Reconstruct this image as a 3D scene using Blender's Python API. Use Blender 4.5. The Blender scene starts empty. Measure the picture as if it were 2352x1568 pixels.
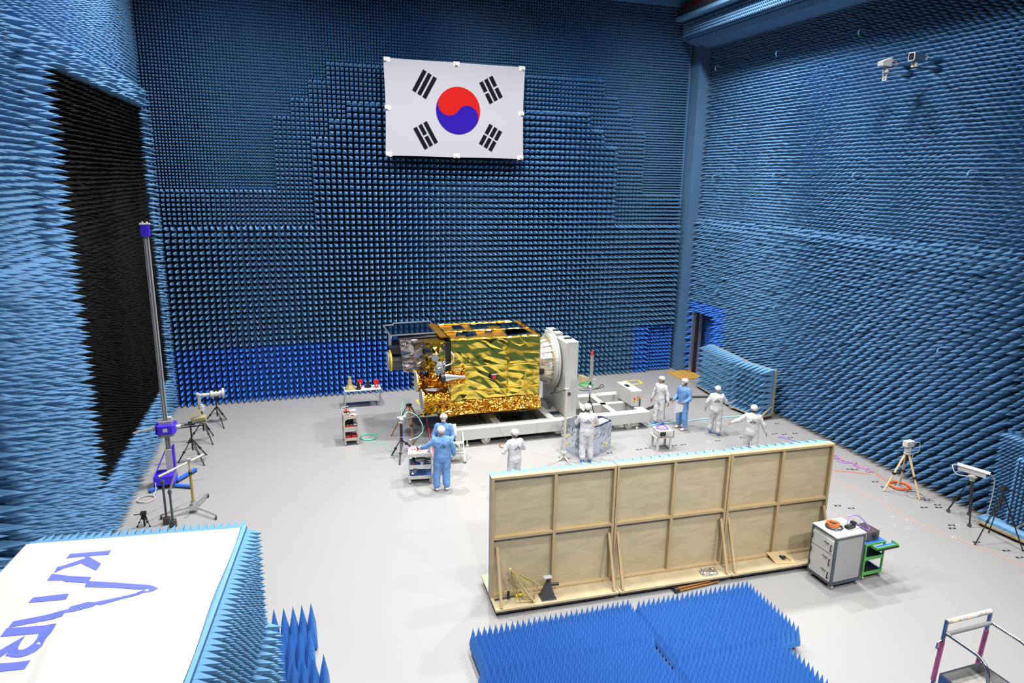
import bpy, math, random
import numpy as np
from mathutils import Vector, Matrix
from mathutils.geometry import delaunay_2d_cdt
random.seed(7); rng = np.random.default_rng(7)
PI = math.pi
SC = bpy.context.scene
COL = SC.collection

# ------------------------------------------------------------------ camera
CAMH = 8.0
RM = np.array([[0.95236917, -0.30447951, 0.01688775],
               [-0.055079, -0.2262194, -0.97251791],
               [0.29993212, 0.92526591, -0.23221481]])
FPX = 1569.2
cam_data = bpy.data.cameras.new('camera'); cam = bpy.data.objects.new('camera', cam_data); COL.objects.link(cam)
cam_data.sensor_width = 36.0; cam_data.lens = 36.0 * FPX / 2352.0; cam_data.clip_start = 0.1; cam_data.clip_end = 200
_r, _d, _f = RM
cam.matrix_world = Matrix(((_r[0], -_d[0], -_f[0], 0), (_r[1], -_d[1], -_f[1], 0), (_r[2], -_d[2], -_f[2], CAMH), (0, 0, 0, 1)))
SC.camera = cam
SC.view_settings.view_transform = 'Standard'; SC.view_settings.look = 'None'
SC.view_settings.gamma = 1.0; SC.view_settings.use_curve_mapping = False
SC.view_settings.exposure = 0.0
SC.cycles.max_bounces = 6; SC.cycles.diffuse_bounces = 1; SC.cycles.glossy_bounces = 4
SC.cycles.sample_clamp_indirect = 4.0

# ------------------------------------------------------------------ light: dim hall air, ceiling floodlights and added fill spots
world = bpy.data.worlds.new('hall'); SC.world = world; world.use_nodes = True
world.node_tree.nodes['Background'].inputs[0].default_value = (0.55, 0.62, 0.8, 1)
world.node_tree.nodes['Background'].inputs[1].default_value = 0.008
def flood(x, y, z, power, aim=None, size=150, blend=0.7, rad=0.35, col=(1.0, 0.985, 0.96)):
    l = bpy.data.lights.new('flood_or_fill', 'SPOT'); l.energy = power; l.color = col
    l.spot_size = math.radians(size); l.spot_blend = blend; l.shadow_soft_size = rad
    o = bpy.data.objects.new('flood_or_fill', l); COL.objects.link(o); o.location = (x, y, z)
    a = Vector(aim) if aim else Vector((x, y, 0))
    o.rotation_euler = (a - Vector((x, y, z))).to_track_quat('-Z', 'Y').to_euler()
    return o
for fx in (-0.8, 5.6, 12.1):
    for fy, pw, sz in ((-1.0, 2500, 110), (5.5, 3200, 110), (12.5, 4700, 112), (19.5, 8600, 130)):
        flood(fx, fy, 17.0, pw, size=sz, blend=1.0)

for fx in (2.0, 10.0):      # added fill spots above and behind the camera, brightening the plywood screens
    flood(fx, -2.0, 14.5, 6000, aim=(fx * 0.6 + 3.0, 12.5, 0.0), size=44, blend=0.8)

# ------------------------------------------------------------------ helpers
def at(px, py, z=0.0):
    d = RM.T @ np.array([px - 1176, py - 784, FPX]); t = (z - CAMH) / d[2]
    return (float(d[0] * t), float(d[1] * t), z)
def atY(px, py, Y):
    d = RM.T @ np.array([px - 1176, py - 784, FPX]); t = Y / d[1]
    return (float(d[0] * t), Y, float(CAMH + d[2] * t))
def atX(px, py, X):
    d = RM.T @ np.array([px - 1176, py - 784, FPX]); t = X / d[0]
    return (X, float(d[1] * t), float(CAMH + d[2] * t))

MATS = {}
def mat(name, col, rough=0.6, metal=0.0, noise=0.0, nscale=8.0, bump=0.0, bscale=20.0, spec=0.5, emit=0.0, alpha=1.0):
    if name in MATS: return MATS[name]
    m = bpy.data.materials.new(name); m.use_nodes = True; nt = m.node_tree; b = nt.nodes['Principled BSDF']
    b.inputs['Base Color'].default_value = (*col, 1); b.inputs['Roughness'].default_value = rough
    b.inputs['Metallic'].default_value = metal; b.inputs['Specular IOR Level'].default_value = spec
    if alpha < 1: b.inputs['Alpha'].default_value = alpha
    if emit: b.inputs['Emission Color'].default_value = (*col, 1); b.inputs['Emission Strength'].default_value = emit
    if noise or bump:
        tc = nt.nodes.new('ShaderNodeTexCoord')
        n = nt.nodes.new('ShaderNodeTexNoise'); n.inputs['Scale'].default_value = nscale; n.inputs['Detail'].default_value = 5
        nt.links.new(tc.outputs['Object'], n.inputs['Vector'])
        if noise:
            r = nt.nodes.new('ShaderNodeMapRange'); r.inputs['To Min'].default_value = 1 - noise; r.inputs['To Max'].default_value = 1 + noise
            nt.links.new(n.outputs['Fac'], r.inputs['Value'])
            mx = nt.nodes.new('ShaderNodeVectorMath'); mx.operation = 'SCALE'; mx.inputs[0].default_value = col
            nt.links.new(r.outputs[0], mx.inputs['Scale']); nt.links.new(mx.outputs[0], b.inputs['Base Color'])
        if bump:
            n2 = nt.nodes.new('ShaderNodeTexNoise'); n2.inputs['Scale'].default_value = bscale; n2.inputs['Detail'].default_value = 4
            nt.links.new(tc.outputs['Object'], n2.inputs['Vector'])
            bp = nt.nodes.new('ShaderNodeBump'); bp.inputs['Strength'].default_value = bump; bp.inputs['Distance'].default_value = 0.02
            nt.links.new(n2.outputs['Fac'], bp.inputs['Height']); nt.links.new(bp.outputs[0], b.inputs['Normal'])
    MATS[name] = m; return m

class MB:
    def __init__(s): s.v = []; s.f = []; s.m = []
    def add(s, vs, fs, m=0):
        o = len(s.v); s.v += [tuple(map(float, p)) for p in vs]; s.f += [tuple(i + o for i in f) for f in fs]; s.m += [m] * len(fs); return s
    def hexa(s, p, m=0):   # 8 points, bottom 4 ccw, top 4 ccw
        return s.add(p, [(3, 2, 1, 0), (4, 5, 6, 7), (0, 1, 5, 4), (1, 2, 6, 5), (2, 3, 7, 6), (3, 0, 4, 7)], m)
    def box(s, x0, x1, y0, y1, z0, z1, m=0):
        x0, x1 = min(x0, x1), max(x0, x1); y0, y1 = min(y0, y1), max(y0, y1); z0, z1 = min(z0, z1), max(z0, z1)
        return s.hexa([(x0, y0, z0), (x1, y0, z0), (x1, y1, z0), (x0, y1, z0), (x0, y0, z1), (x1, y0, z1), (x1, y1, z1), (x0, y1, z1)], m)
    def beam(s, p, q, w, h, m=0, up=(0, 0, 1)):   # box of section w x h from p to q
        p = Vector(p); q = Vector(q); d = (q - p).normalized(); u = Vector(up)
        if abs(d.dot(u)) > 0.98: u = Vector((0, 1, 0))
        a = d.cross(u).normalized(); b = a.cross(d).normalized(); a = a * w / 2; b = b * h / 2
        return s.hexa([p - a - b, p + a - b, q + a - b, q - a - b, p - a + b, p + a + b, q + a + b, q - a + b], m)
    def cyl(s, p, q, r, r2=None, n=12, m=0, caps=True):
        p = Vector(p); q = Vector(q); r2 = r if r2 is None else r2; d = (q - p).normalized()
        u = Vector((0, 0, 1)) if abs(d.z) < 0.9 else Vector((1, 0, 0)); a = d.cross(u).normalized(); b = d.cross(a).normalized()
        vs = []
        for c, rr in ((p, r), (q, r2)):
            for i in range(n):
                t = 2 * PI * i / n; vs.append(c + a * math.cos(t) * rr + b * math.sin(t) * rr)
        fs = [(i, (i + 1) % n, n + (i + 1) % n, n + i) for i in range(n)]
        if caps: fs += [tuple(range(n - 1, -1, -1)), tuple(range(n, 2 * n))]
        return s.add(vs, fs, m)
    def lathe(s, o, d, prof, n=20, m=0):   # prof: (distance along d, radius)
        o = Vector(o); d = Vector(d).normalized(); u = Vector((0, 0, 1)) if abs(d.z) < 0.9 else Vector((1, 0, 0))
        a = d.cross(u).normalized(); b = d.cross(a).normalized(); vs = []; fs = []
        for t, r in prof:
            for i in range(n):
                an = 2 * PI * i / n; vs.append(o + d * t + a * math.cos(an) * r + b * math.sin(an) * r)
        for k in range(len(prof) - 1):
            for i in range(n):
                j = (i + 1) % n; fs.append((k * n + i, k * n + j, (k + 1) * n + j, (k + 1) * n + i))
        fs.append(tuple(range(n - 1, -1, -1))); fs.append(tuple(range((len(prof) - 1) * n, len(prof) * n)))
        return s.add(vs, fs, m)
    def tube(s, pts, r, n=6, m=0):
        pts = [Vector(p) for p in pts]
        k = len(pts); vs = []; fs = []; prev = None
        for i, p in enumerate(pts):
            d = (pts[min(i + 1, k - 1)] - pts[max(i - 1, 0)])
            d = d.normalized() if d.length > 1e-6 else Vector((0, 0, 1))
            if prev is None:
                u = Vector((0, 0, 1)) if abs(d.z) < 0.9 else Vector((1, 0, 0)); a = d.cross(u).normalized()
            else: a = (prev - d * prev.dot(d)).normalized()
            prev = a; b = d.cross(a)
            for j in range(n):
                t = 2 * PI * j / n; vs.append(p + a * math.cos(t) * r + b * math.sin(t) * r)
        for i in range(k - 1):
            for j in range(n):
                l = (j + 1) % n; fs.append((i * n + j, i * n + l, (i + 1) * n + l, (i + 1) * n + j))
        fs.append(tuple(range(n - 1, -1, -1))); fs.append(tuple(range((k - 1) * n, k * n)))
        return s.add(vs, fs, m)
    def prism(s, poly, z0, z1, m=0):
        n = len(poly); vs = [(p[0], p[1], z0) for p in poly] + [(p[0], p[1], z1) for p in poly]
        ar = sum(poly[i][0] * poly[(i + 1) % n][1] - poly[(i + 1) % n][0] * poly[i][1] for i in range(n))
        fs = [tuple(range(n - 1, -1, -1)), tuple(range(n, 2 * n))] + [(i, (i + 1) % n, n + (i + 1) % n, n + i) for i in range(n)]
        if ar < 0: fs = [tuple(reversed(f)) for f in fs]
        return s.add(vs, fs, m)
    def ball(s, c, r, n=10, m=0, sc=(1, 1, 1)):
        c = Vector(c); vs = []; fs = []; k = n // 2
        for i in range(k + 1):
            th = PI * i / k
            for j in range(n):
                ph = 2 * PI * j / n
                vs.append(c + Vector((r * sc[0] * math.sin(th) * math.cos(ph), r * sc[1] * math.sin(th) * math.sin(ph), r * sc[2] * math.cos(th))))
        for i in range(k):
            for j in range(n):
                l = (j + 1) % n; fs.append((i * n + j, (i + 1) * n + j, (i + 1) * n + l, i * n + l))
        return s.add(vs, fs, m)
    def arr(s, V, F, m=0):
        o = len(s.v); s.v += [tuple(p) for p in V.tolist()]; s.f += [tuple(x) for x in (F + o).tolist()]; s.m += [m] * len(F); return s
    def build(s, name, mats, parent=None, smooth=False, loc=None, rz=0.0, bevel=0.0):
        if not isinstance(mats, (list, tuple)): mats = [mats]
        me = bpy.data.meshes.new(name); me.from_pydata(s.v, [], s.f)
        for mm in mats: me.materials.append(mm)
        if len(mats) > 1: me.polygons.foreach_set('material_index', s.m)
        if smooth: me.polygons.foreach_set('use_smooth', [True] * len(me.polygons))
        me.update()
        o = bpy.data.objects.new(name, me); COL.objects.link(o)
        if parent: o.parent = parent
        if loc is not None: o.location = loc
        if rz: o.rotation_euler = (0, 0, rz)
        if smooth == 'auto':
            for e in me.edges: pass
        if bevel:
            b = o.modifiers.new('bevel', 'BEVEL'); b.width = bevel; b.segments = 1; b.limit_method = 'ANGLE'
        return o

def thing(name, label, cat, loc=(0, 0, 0), rz=0.0, group=None):
    o = bpy.data.objects.new(name, None); COL.objects.link(o); o.empty_display_size = 0.2
    o.location = loc; o.rotation_euler = (0, 0, rz); o['label'] = label; o['category'] = cat
    if group: o['group'] = group
    return o
def tag(o, label, cat, group=None, kind=None):
    o['label'] = label; o['category'] = cat
    if group: o['group'] = group
    if kind: o['kind'] = kind
    return o
def structure(o):
    o['kind'] = 'structure'; return o
def dup(root, loc, rz=0.0, label=None, group=None):
    r = root.copy(); COL.objects.link(r); r.location = loc; r.rotation_euler = (0, 0, rz)
    if label: r['label'] = label
    if group: r['group'] = group
    for ch in list(root.children):
        c = ch.copy(); COL.objects.link(c); c.parent = r
        for g in list(ch.children):
            d = g.copy(); COL.objects.link(d); d.parent = c
    return r

def pyramids(o, u, v, n, nu, nv, pitch, depth, mask=None, fill=0.97, jit=0.02, base=0.04, bdrop=0.0):
    """field of foam pyramids on the plane o + i*pitch*u + j*pitch*v, pointing along n"""
    o, u, v, n = (np.array(a, float) for a in (o, u, v, n))
    I, J = np.meshgrid(np.arange(nu), np.arange(nv), indexing='ij'); I = I.ravel(); J = J.ravel()
    if mask is not None:
        k = mask(I, J); I = I[k]; J = J[k]
    N = len(I); h = pitch * fill / 2
    c = o + np.outer((I + .5) * pitch, u) + np.outer((J + .5) * pitch, v)
    V = np.empty((N, 9, 3))
    for q, (a, b) in enumerate(((-1, -1), (1, -1), (1, 1), (-1, 1))):
        V[:, q] = c + a * h * u + b * h * v
        V[:, 4 + q] = c + a * h * u + b * h * v + n * base
    ju = rng.normal(0, jit, N)[:, None]; jv = rng.normal(0, jit, N)[:, None]
    V[:, 8] = c + n * depth + u * ju + v * jv + np.array([0, 0, -bdrop])
    ccw = np.dot(np.cross(u, v), n) > 0
    F = []
    b = np.arange(N)[:, None] * 9
    tris = []; 
    for q in range(4):
        a, c2 = q, (q + 1) % 4
        tri = np.array([4 + a, 4 + c2, 8]); tris.append(tri if ccw else tri[::-1])
        for t3 in (np.array([a, c2, 4 + c2]), np.array([a, 4 + c2, 4 + a])): tris.append(t3 if ccw else t3[::-1])
    F = np.concatenate([b + t[None, :] for t in tris])
    return V.reshape(-1, 3), F
def np_mesh(name, chunks, mats, parent=None):
    """chunks: list of (V, F, material index); triangles only"""
    Vs = []; Fs = []; Ms = []; o = 0
    for V, F, m in chunks:
        Vs.append(V); Fs.append(F + o); Ms.append(np.full(len(F), m)); o += len(V)
    V = np.concatenate(Vs); F = np.concatenate(Fs); M = np.concatenate(Ms)
    me = bpy.data.meshes.new(name); me.vertices.add(len(V)); me.vertices.foreach_set('co', V.ravel())
    me.loops.add(F.size); me.loops.foreach_set('vertex_index', F.ravel().astype(np.int32))
    me.polygons.add(len(F)); me.polygons.foreach_set('loop_start', np.arange(0, F.size, 3, dtype=np.int32))
    me.polygons.foreach_set('loop_total', np.full(len(F), 3, dtype=np.int32))
    for mm in mats: me.materials.append(mm)
    me.polygons.foreach_set('material_index', M.astype(np.int32)); me.polygons.foreach_set('use_smooth', np.zeros(len(F), dtype=bool)); me.update(calc_edges=True); me.validate()
    ob = bpy.data.objects.new(name, me); COL.objects.link(ob)
    if parent: ob.parent = parent
    return ob
def quadchunk(p0, p1, p2, p3, m):
    return (np.array([p0, p1, p2, p3], float), np.array([[0, 1, 2], [0, 2, 3]]), m)
def boxchunk(x0, x1, y0, y1, z0, z1, m):
    b = MB().box(x0, x1, y0, y1, z0, z1); F = []
    for f in b.f: F += [[f[0], f[1], f[2]], [f[0], f[2], f[3]]]
    return (np.array(b.v), np.array(F), m)

FOAM = mat('blue_foam', (0.106, 0.255, 0.475), 0.85, noise=0.10, nscale=1.3, spec=0.25)
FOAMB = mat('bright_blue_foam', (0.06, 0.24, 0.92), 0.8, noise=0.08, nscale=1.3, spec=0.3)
FOAML = mat('pale_blue_foam', (0.145, 0.32, 0.54), 0.8, noise=0.05, nscale=2, spec=0.3)
BLACKFOAM = mat('black_foam', (0.005, 0.005, 0.005), 0.9, spec=0.12)
WHITE = mat('white_paint', (0.55, 0.55, 0.54), 0.4)
WHITEM = mat('white_powder_coat', (0.52, 0.52, 0.50), 0.35)
CREAM = mat('cream_plastic', (0.50, 0.47, 0.39), 0.4)
BLACK = mat('black_plastic', (0.012, 0.012, 0.014), 0.45)
DARK = mat('dark_grey_paint', (0.05, 0.055, 0.06), 0.4)
DGREY = mat('slate_metal', (0.075, 0.10, 0.12), 0.35, 0.3)
GREY = mat('grey_paint', (0.35, 0.35, 0.36), 0.4)
ALU = mat('brushed_aluminium', (0.62, 0.62, 0.63), 0.3, 0.85)
STEEL = mat('polished_steel', (0.55, 0.55, 0.57), 0.18, 1.0)
BRASS = mat('pale_brass', (0.72, 0.62, 0.32), 0.35, 0.55)
RED = mat('red_paint', (0.62, 0.02, 0.02), 0.4)
ORANGE = mat('orange_plastic', (0.95, 0.16, 0.03), 0.5)
GREEN = mat('green_paint', (0.10, 0.42, 0.09), 0.4)
TEAL = mat('teal_plastic', (0.12, 0.62, 0.47), 0.5)
BLUEP = mat('deep_blue_paint', (0.06, 0.02, 0.80), 0.35)
BLUEM = mat('cobalt_paint', (0.03, 0.14, 0.72), 0.35)
MATBLUE = mat('blue_mat', (0.04, 0.16, 0.60), 0.5)
PURPLE = mat('violet_plastic', (0.33, 0.16, 0.72), 0.5)
PINK = mat('pink_sheet', (0.95, 0.45, 0.55), 0.5)
YELLOW = mat('yellow_paint', (0.85, 0.62, 0.03), 0.5)
WOODL = mat('pale_timber', (0.43, 0.32, 0.17), 0.55, noise=0.12, nscale=6)
WOODT = mat('tripod_wood', (0.72, 0.55, 0.30), 0.45)
WOODD = mat('dark_tripod_wood', (0.30, 0.12, 0.03), 0.4)
PAPER = mat('white_paper', (0.6, 0.6, 0.6), 0.7)
GLASSD = mat('dark_glass', (0.01, 0.012, 0.02), 0.08)
def ply_material():
    m = bpy.data.materials.new('birch_plywood'); m.use_nodes = True; nt = m.node_tree; b = nt.nodes['Principled BSDF']
    tc = nt.nodes.new('ShaderNodeTexCoord'); mp = nt.nodes.new('ShaderNodeMapping'); mp.inputs['Scale'].default_value = (1.5, 1.5, 5)
    n = nt.nodes.new('ShaderNodeTexNoise'); n.inputs['Scale'].default_value = 1.2; n.inputs['Detail'].default_value = 8; n.inputs['Distortion'].default_value = 1.2
    r = nt.nodes.new('ShaderNodeValToRGB'); r.color_ramp.elements[0].color = (0.41, 0.335, 0.205, 1); r.color_ramp.elements[0].position = 0.3
    r.color_ramp.elements[1].color = (0.50, 0.415, 0.265, 1); r.color_ramp.elements[1].position = 0.65
    nt.links.new(tc.outputs['Object'], mp.inputs[0]); nt.links.new(mp.outputs[0], n.inputs['Vector'])
    nt.links.new(n.outputs['Fac'], r.inputs[0]); nt.links.new(r.outputs[0], b.inputs['Base Color']); b.inputs['Roughness'].default_value = 0.55
    return m
PLY = ply_material()
# ================================================================== the hall
XL, XR, YB = -4.0, 15.85, 25.0        # planes of the foam tips: left, right, back
ZT = 18.0
FLOORM = mat('grey_epoxy_floor', (0.29, 0.287, 0.287), 0.30, noise=0.03, nscale=0.5, spec=0.35)
fl = MB().box(-6, 18, -3, 27, -0.3, 0).build('floor', FLOORM); structure(fl)
ce = MB().box(-6, 18, -3, 27, ZT, ZT + 0.3).build('ceiling', FOAM); structure(ce)

P3, P4, P5, P6 = 0.6096 / 3, 0.1524, 0.6096 / 5, 0.1016
# --- back wall: base plane y = 25.6, three foam sizes in stepped blocks of 0.61 m
T = 0.6096; X0 = -4.6
def tile(x, z): return np.floor((x - (-4.2 + 0.0)) / T), np.floor(z / T)
# stepped outlines read in metres (left, right limits per height band)
def bands_mid(z):    # x range of the medium foam at height z
    L = np.select([z < 6.266, z < 7.485, z < 9.924, z < 10.533, z < 11.143, z < 11.752], [-9, -9, -0.379, 0.231, 0.840, 1.450], 99)
    R = np.select([z < 6.266, z < 7.485, z < 9.924, z < 10.533, z < 11.143, z < 11.752], [99, 99, 13.64, 13.03, 12.42, 11.81], -99)
    return L, R
def bands_big(z):
    L = np.select([z < 6.266, z < 9.314, z < 9.924, z < 10.533], [-9, 0.840, 1.450, 2.060], 99)
    R = np.select([z < 6.266, z < 9.314, z < 9.924, z < 10.533], [99, 12.42, 11.81, 11.20], -99)
    return L, R
def is_big(x, z): L, R = bands_big(z); return (x > L) & (x < R)
def is_mid(x, z): L, R = bands_mid(z); return (x > L) & (x < R) & ~is_big(x, z)
ch = [boxchunk(-6, 18, 25.6, 25.9, 0, ZT, 0)]
XW = 20.2
def wallfield(pitch, depth, sel, o=(-4.646, 25.6, -0.44), zmax=15.2, fill=0.97, **k):
    nu = int(XW / pitch); nv = int(zmax / pitch)
    out = []
    for m in (0, 1):
        def mask(I, J):
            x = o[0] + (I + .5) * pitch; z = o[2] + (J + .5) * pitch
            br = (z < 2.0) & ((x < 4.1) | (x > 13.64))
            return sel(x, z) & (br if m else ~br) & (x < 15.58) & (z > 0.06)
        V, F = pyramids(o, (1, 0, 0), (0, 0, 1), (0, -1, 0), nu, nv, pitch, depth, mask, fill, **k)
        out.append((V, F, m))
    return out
small_br = lambda x, z: (z < 2.0) & (x > 14.25)
ch += wallfield(P3, 0.61, lambda x, z: is_big(x, z) & ~small_br(x, z), jit=0.008)
ch += wallfield(P4, 0.45, lambda x, z: is_mid(x, z) | small_br(x, z), jit=0.006)
ch += wallfield(P6, 0.30, lambda x, z: ~is_mid(x, z) & ~is_big(x, z), jit=0.004)
ch.append(boxchunk(-6, 18, 25.3, 25.6, 14.55, ZT, 0))
structure(np_mesh('wall_back', ch, [FOAM, FOAMB]))

def twisted(base, n, y0, y1, z0, z1, a, depth, sel, m, jit, **k):
    """pyramids turned by 45 degrees on the side walls (y along, z up)"""
    W = y1 - y0; H = z1 - z0; oy = (y0 + y1) / 2; oz = z0 - W; s = math.sqrt(.5)
    N = int((H + 1.5 * W) / (math.sqrt(2) * a)) + 2
    def mask(I, J):
        y = oy + a * (I - J) * s; z = oz + a * (I + J + 1) * s
        return (y > y0) & (y < y1) & (z > z0) & (z < z1) & sel(y, z)
    V, F = pyramids((base, oy, oz), (0, s, s), (0, -s, s), n, N, N, a, depth, mask, jit=jit, **k)
    return (V, F, m)

# --- left wall: base plane x = -4.65
ch = [boxchunk(-6, -4.65, -3, 25.9, 0, ZT, 0)]
def leftfield(pitch, depth, sel, m=0, base=-4.65, y0=6.0, y1=25.5, zmax=15.2, jit=0.012, **k):
    return twisted(base, (1, 0, 0), y0, y1, 0.08, zmax, pitch, depth, sel, m, jit, **k)
blk = lambda y, z: (y > 15.65) & (y < 24.75) & (z > 1.22) & (z < 9.98)
rim = lambda y, z: (((y > 14.6) & (y < 15.65) & (z < 10.6) & (z > 6.5)) | ((y > 14.3) & (z > 9.98) & (z < 10.6)) | ((y >= 24.75) & (z < 10.6) & (z > 6.5)))
gap = lambda y, z: (y > 10.5) & (y < 11.25) & (z < 5.0) | (y > 8.9) & (y < 9.3) & (z < 4)
ch.append(leftfield(P3, 0.66, lambda y, z: ~blk(y, z) & (rim(y, z) | (z < 6.5)) & ~gap(y, z), jit=0.02, bdrop=0.02))
ch.append(leftfield(P4, 0.46, lambda y, z: ~blk(y, z) & ~rim(y, z) & (z >= 6.5) & (z < 10.6) & ~gap(y, z), jit=0.01))
ch.append(leftfield(P4, 0.42, lambda y, z: (z >= 10.6), jit=0.008))
ch.append(leftfield(P4, 0.46, blk, m=1, base=-4.60, jit=0.01))
ch.append(boxchunk(-4.66, -4.59, 15.65, 24.75, 1.22, 9.98, 1))
structure(np_mesh('wall_left', ch, [FOAM, BLACKFOAM]))

# --- right wall: base plane x = 16.5
ch = [boxchunk(16.5, 17.5, -3, 23.15, 0, ZT, 0), boxchunk(16.5, 17.5, 23.15, 24.62, 2.72, ZT, 0), boxchunk(16.5, 17.5, 24.62, 25.9, 0, ZT, 0)]
def rightfield(pitch, depth, sel, m=0, **k):
    if pitch != P6:
        jit = k.pop('jit', 0.012); return twisted(16.5, (-1, 0, 0), 5.0, 24.95, 0.15, 14.2, pitch, depth, sel, m, jit, **k)
    return squarefield(pitch, depth, sel, m, **k)
def squarefield(pitch, depth, sel, m=0, y0=5.0, y1=24.95, z0=0.12, zmax=14.2, jit=0.012, base=16.5, **k):
    o = (base, y0, z0); nu = int((y1 - y0) / pitch); nv = int((zmax - z0) / pitch)
    V, F = pyramids(o, (0, 1, 0), (0, 0, 1), (-1, 0, 0), nu, nv, pitch, depth,
                    lambda I, J: sel(y0 + (I + .5) * pitch, z0 + (J + .5) * pitch), jit=jit, **k)
    return (V, F, m)
opening = lambda y, z: (y > 23.3) & (y < 24.62) & (z < 2.72)
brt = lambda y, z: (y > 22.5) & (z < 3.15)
camgap = lambda y, z: (((y > 14.45) & (y < 14.8)) | ((y > 15.35) & (y < 15.7))) & (z > 10.8) & (z < 11.2)
low = lambda y, z: (z < 6.5) & (y > 11.1)
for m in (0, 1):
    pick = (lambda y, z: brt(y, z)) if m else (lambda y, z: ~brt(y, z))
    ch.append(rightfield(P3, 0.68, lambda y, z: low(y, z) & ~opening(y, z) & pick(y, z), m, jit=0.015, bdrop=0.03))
ch.append(rightfield(P4, 0.52, lambda y, z: ~camgap(y, z) & ((z >= 6.5) | ((y <= 11.1) & (z < 6.5) & (z > 2.3))), jit=0.008, bdrop=0.015))
ch.append(rightfield(P6, 0.34, lambda y, z: (y <= 11.1) & (z <= 2.3), jit=0.006, base=16.2))
ch.append(boxchunk(16.19, 16.5, 5, 11.1, 0.1, 2.35, 0))
structure(np_mesh('wall_right', ch, [FOAM, FOAMB]))

# corner column with smooth foam, the door recess beneath
COLM = mat('smooth_blue_foam', (0.07, 0.17, 0.32), 0.9, noise=0.15, nscale=1.5)
structure(MB().box(15.62, 16.5, 24.95, 25.6, 0, 14.3).build('trim_1', COLM))
d1 = thing('door_1', 'blue foam faced door ajar in the far right corner', 'door', (16.75, 23.3, 0)); structure(d1)
dm = [boxchunk(0.0, 0.12, 0.0, 1.3, 0.05, 2.65, 0)]
V, F = pyramids((0, 0.05, 0.1), (0, 1, 0), (0, 0, 1), (-1, 0, 0), 12, 25, P6, 0.28); dm.append((V, F, 0))
np_mesh('leaf', dm, [FOAMB], d1)
MB().box(-0.80, -0.68, 1.20, 1.31, 0.0, 2.66).build('door_post', ALU, d1)
MB().box(-0.66, -0.56, 1.12, 1.2, 0.0, 2.62).build('seal', BLACK, d1)
MB().box(-0.55, -0.45, 1.05, 1.12, 0.0, 2.6).build('inner_post', ALU, d1)
MB().box(-0.7, 0.1, 0.0, 1.3, 0.0, 0.03).build('threshold', ALU, d1)
# crane rail housing high on the right wall
hs = [boxchunk(14.95, 16.5, 3, 25.3, 13.35, 14.0, 0), boxchunk(14.62, 16.5, 3, 25.35, 14.0, 14.13, 1)]
V = np.array([(15.02, 3, 13.35), (15.85, 3, 13.08), (16.5, 3, 13.08), (16.5, 3, 13.35), (15.02, 25.3, 13.35), (15.85, 25.3, 13.08), (16.5, 25.3, 13.08), (16.5, 25.3, 13.35)])
hs.append((V, np.array([[0, 5, 1], [0, 4, 5], [1, 6, 2], [1, 5, 6], [4, 7, 6], [4, 6, 5], [0, 1, 2], [0, 2, 3]]), 0))
V, F = pyramids((14.95, 3, 13.4), (0, 1, 0), (0, 0, 1), (-1, 0, 0), 218, 5, P6, 0.1, jit=0.003); hs.append((V, F, 0))
dn = np.array((-0.31, 0, -0.95))
V, F = pyramids((15.05, 3, 13.335), (0, 1, 0), (0.95, 0, -0.31), dn, 218, 3, P6, 0.1, jit=0.003); hs.append((V, F, 0))
structure(np_mesh('trim_2', hs, [COLM, FOAML]))
rail = thing('crane_rail', 'red and green crane rail on the ledge in the top right corner', 'crane rail', (14.68, 20.0, 14.13))
MB().box(0, 0.12, -17, 5.2, 0.0, 0.22).build('track', DARK, rail)
MB().box(0.15, 0.22, -17, 5.2, 0.30, 0.42).build('red_bar', RED, rail)
MB().box(0.13, 0.3, -17, 5.2, 0.0, 0.30).build('bracket_plate', GREY, rail)
MB().box(0.24, 0.30, -17, 5.2, 0.42, 0.62).build('green_bar', mat('dark_green', (0.02, 0.12, 0.05), 0.5), rail)
# ochre boarding in front of the door
ramp = thing('threshold_ramp', 'ochre ramp plate with dark slots in front of the corner door', 'ramp', (15.7, 24.4, 0))
OCH = mat('ochre_board', (0.58, 0.33, 0.06), 0.25)
for k in range(4):
    MB().box(-0.62 + k * 0.27, -0.38 + k * 0.27, -0.75, 0.5, 0.0, 0.04).build('board', OCH, ramp)
MB().box(-0.6, 0.43, -0.73, 0.48, 0.0, 0.02).build('underlay', BLACK, ramp)
# hooks poking out of the right wall
n = 0
for px, py in ((1783, 116), (1973, 66), (1775, 398), (1959, 397), (2224, 391), (1637, 402), (1642, 666), (1778, 701), (1963, 751), (2154, 799), (1643, 151)):
    p = atX(px, py, 15.82)
    h = MB().tube([(0.75, 0, 0.0), (0.1, 0, 0.0), (0.02, 0, -0.03), (0.0, 0, -0.12), (0.04, 0, -0.18)], 0.022, 6).build('wall_hook', FOAML, loc=p)
    tag(h, 'pale blue hook poking out between the pyramids of the right wall', 'hook', 'hooks on the right foam wall')
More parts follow.
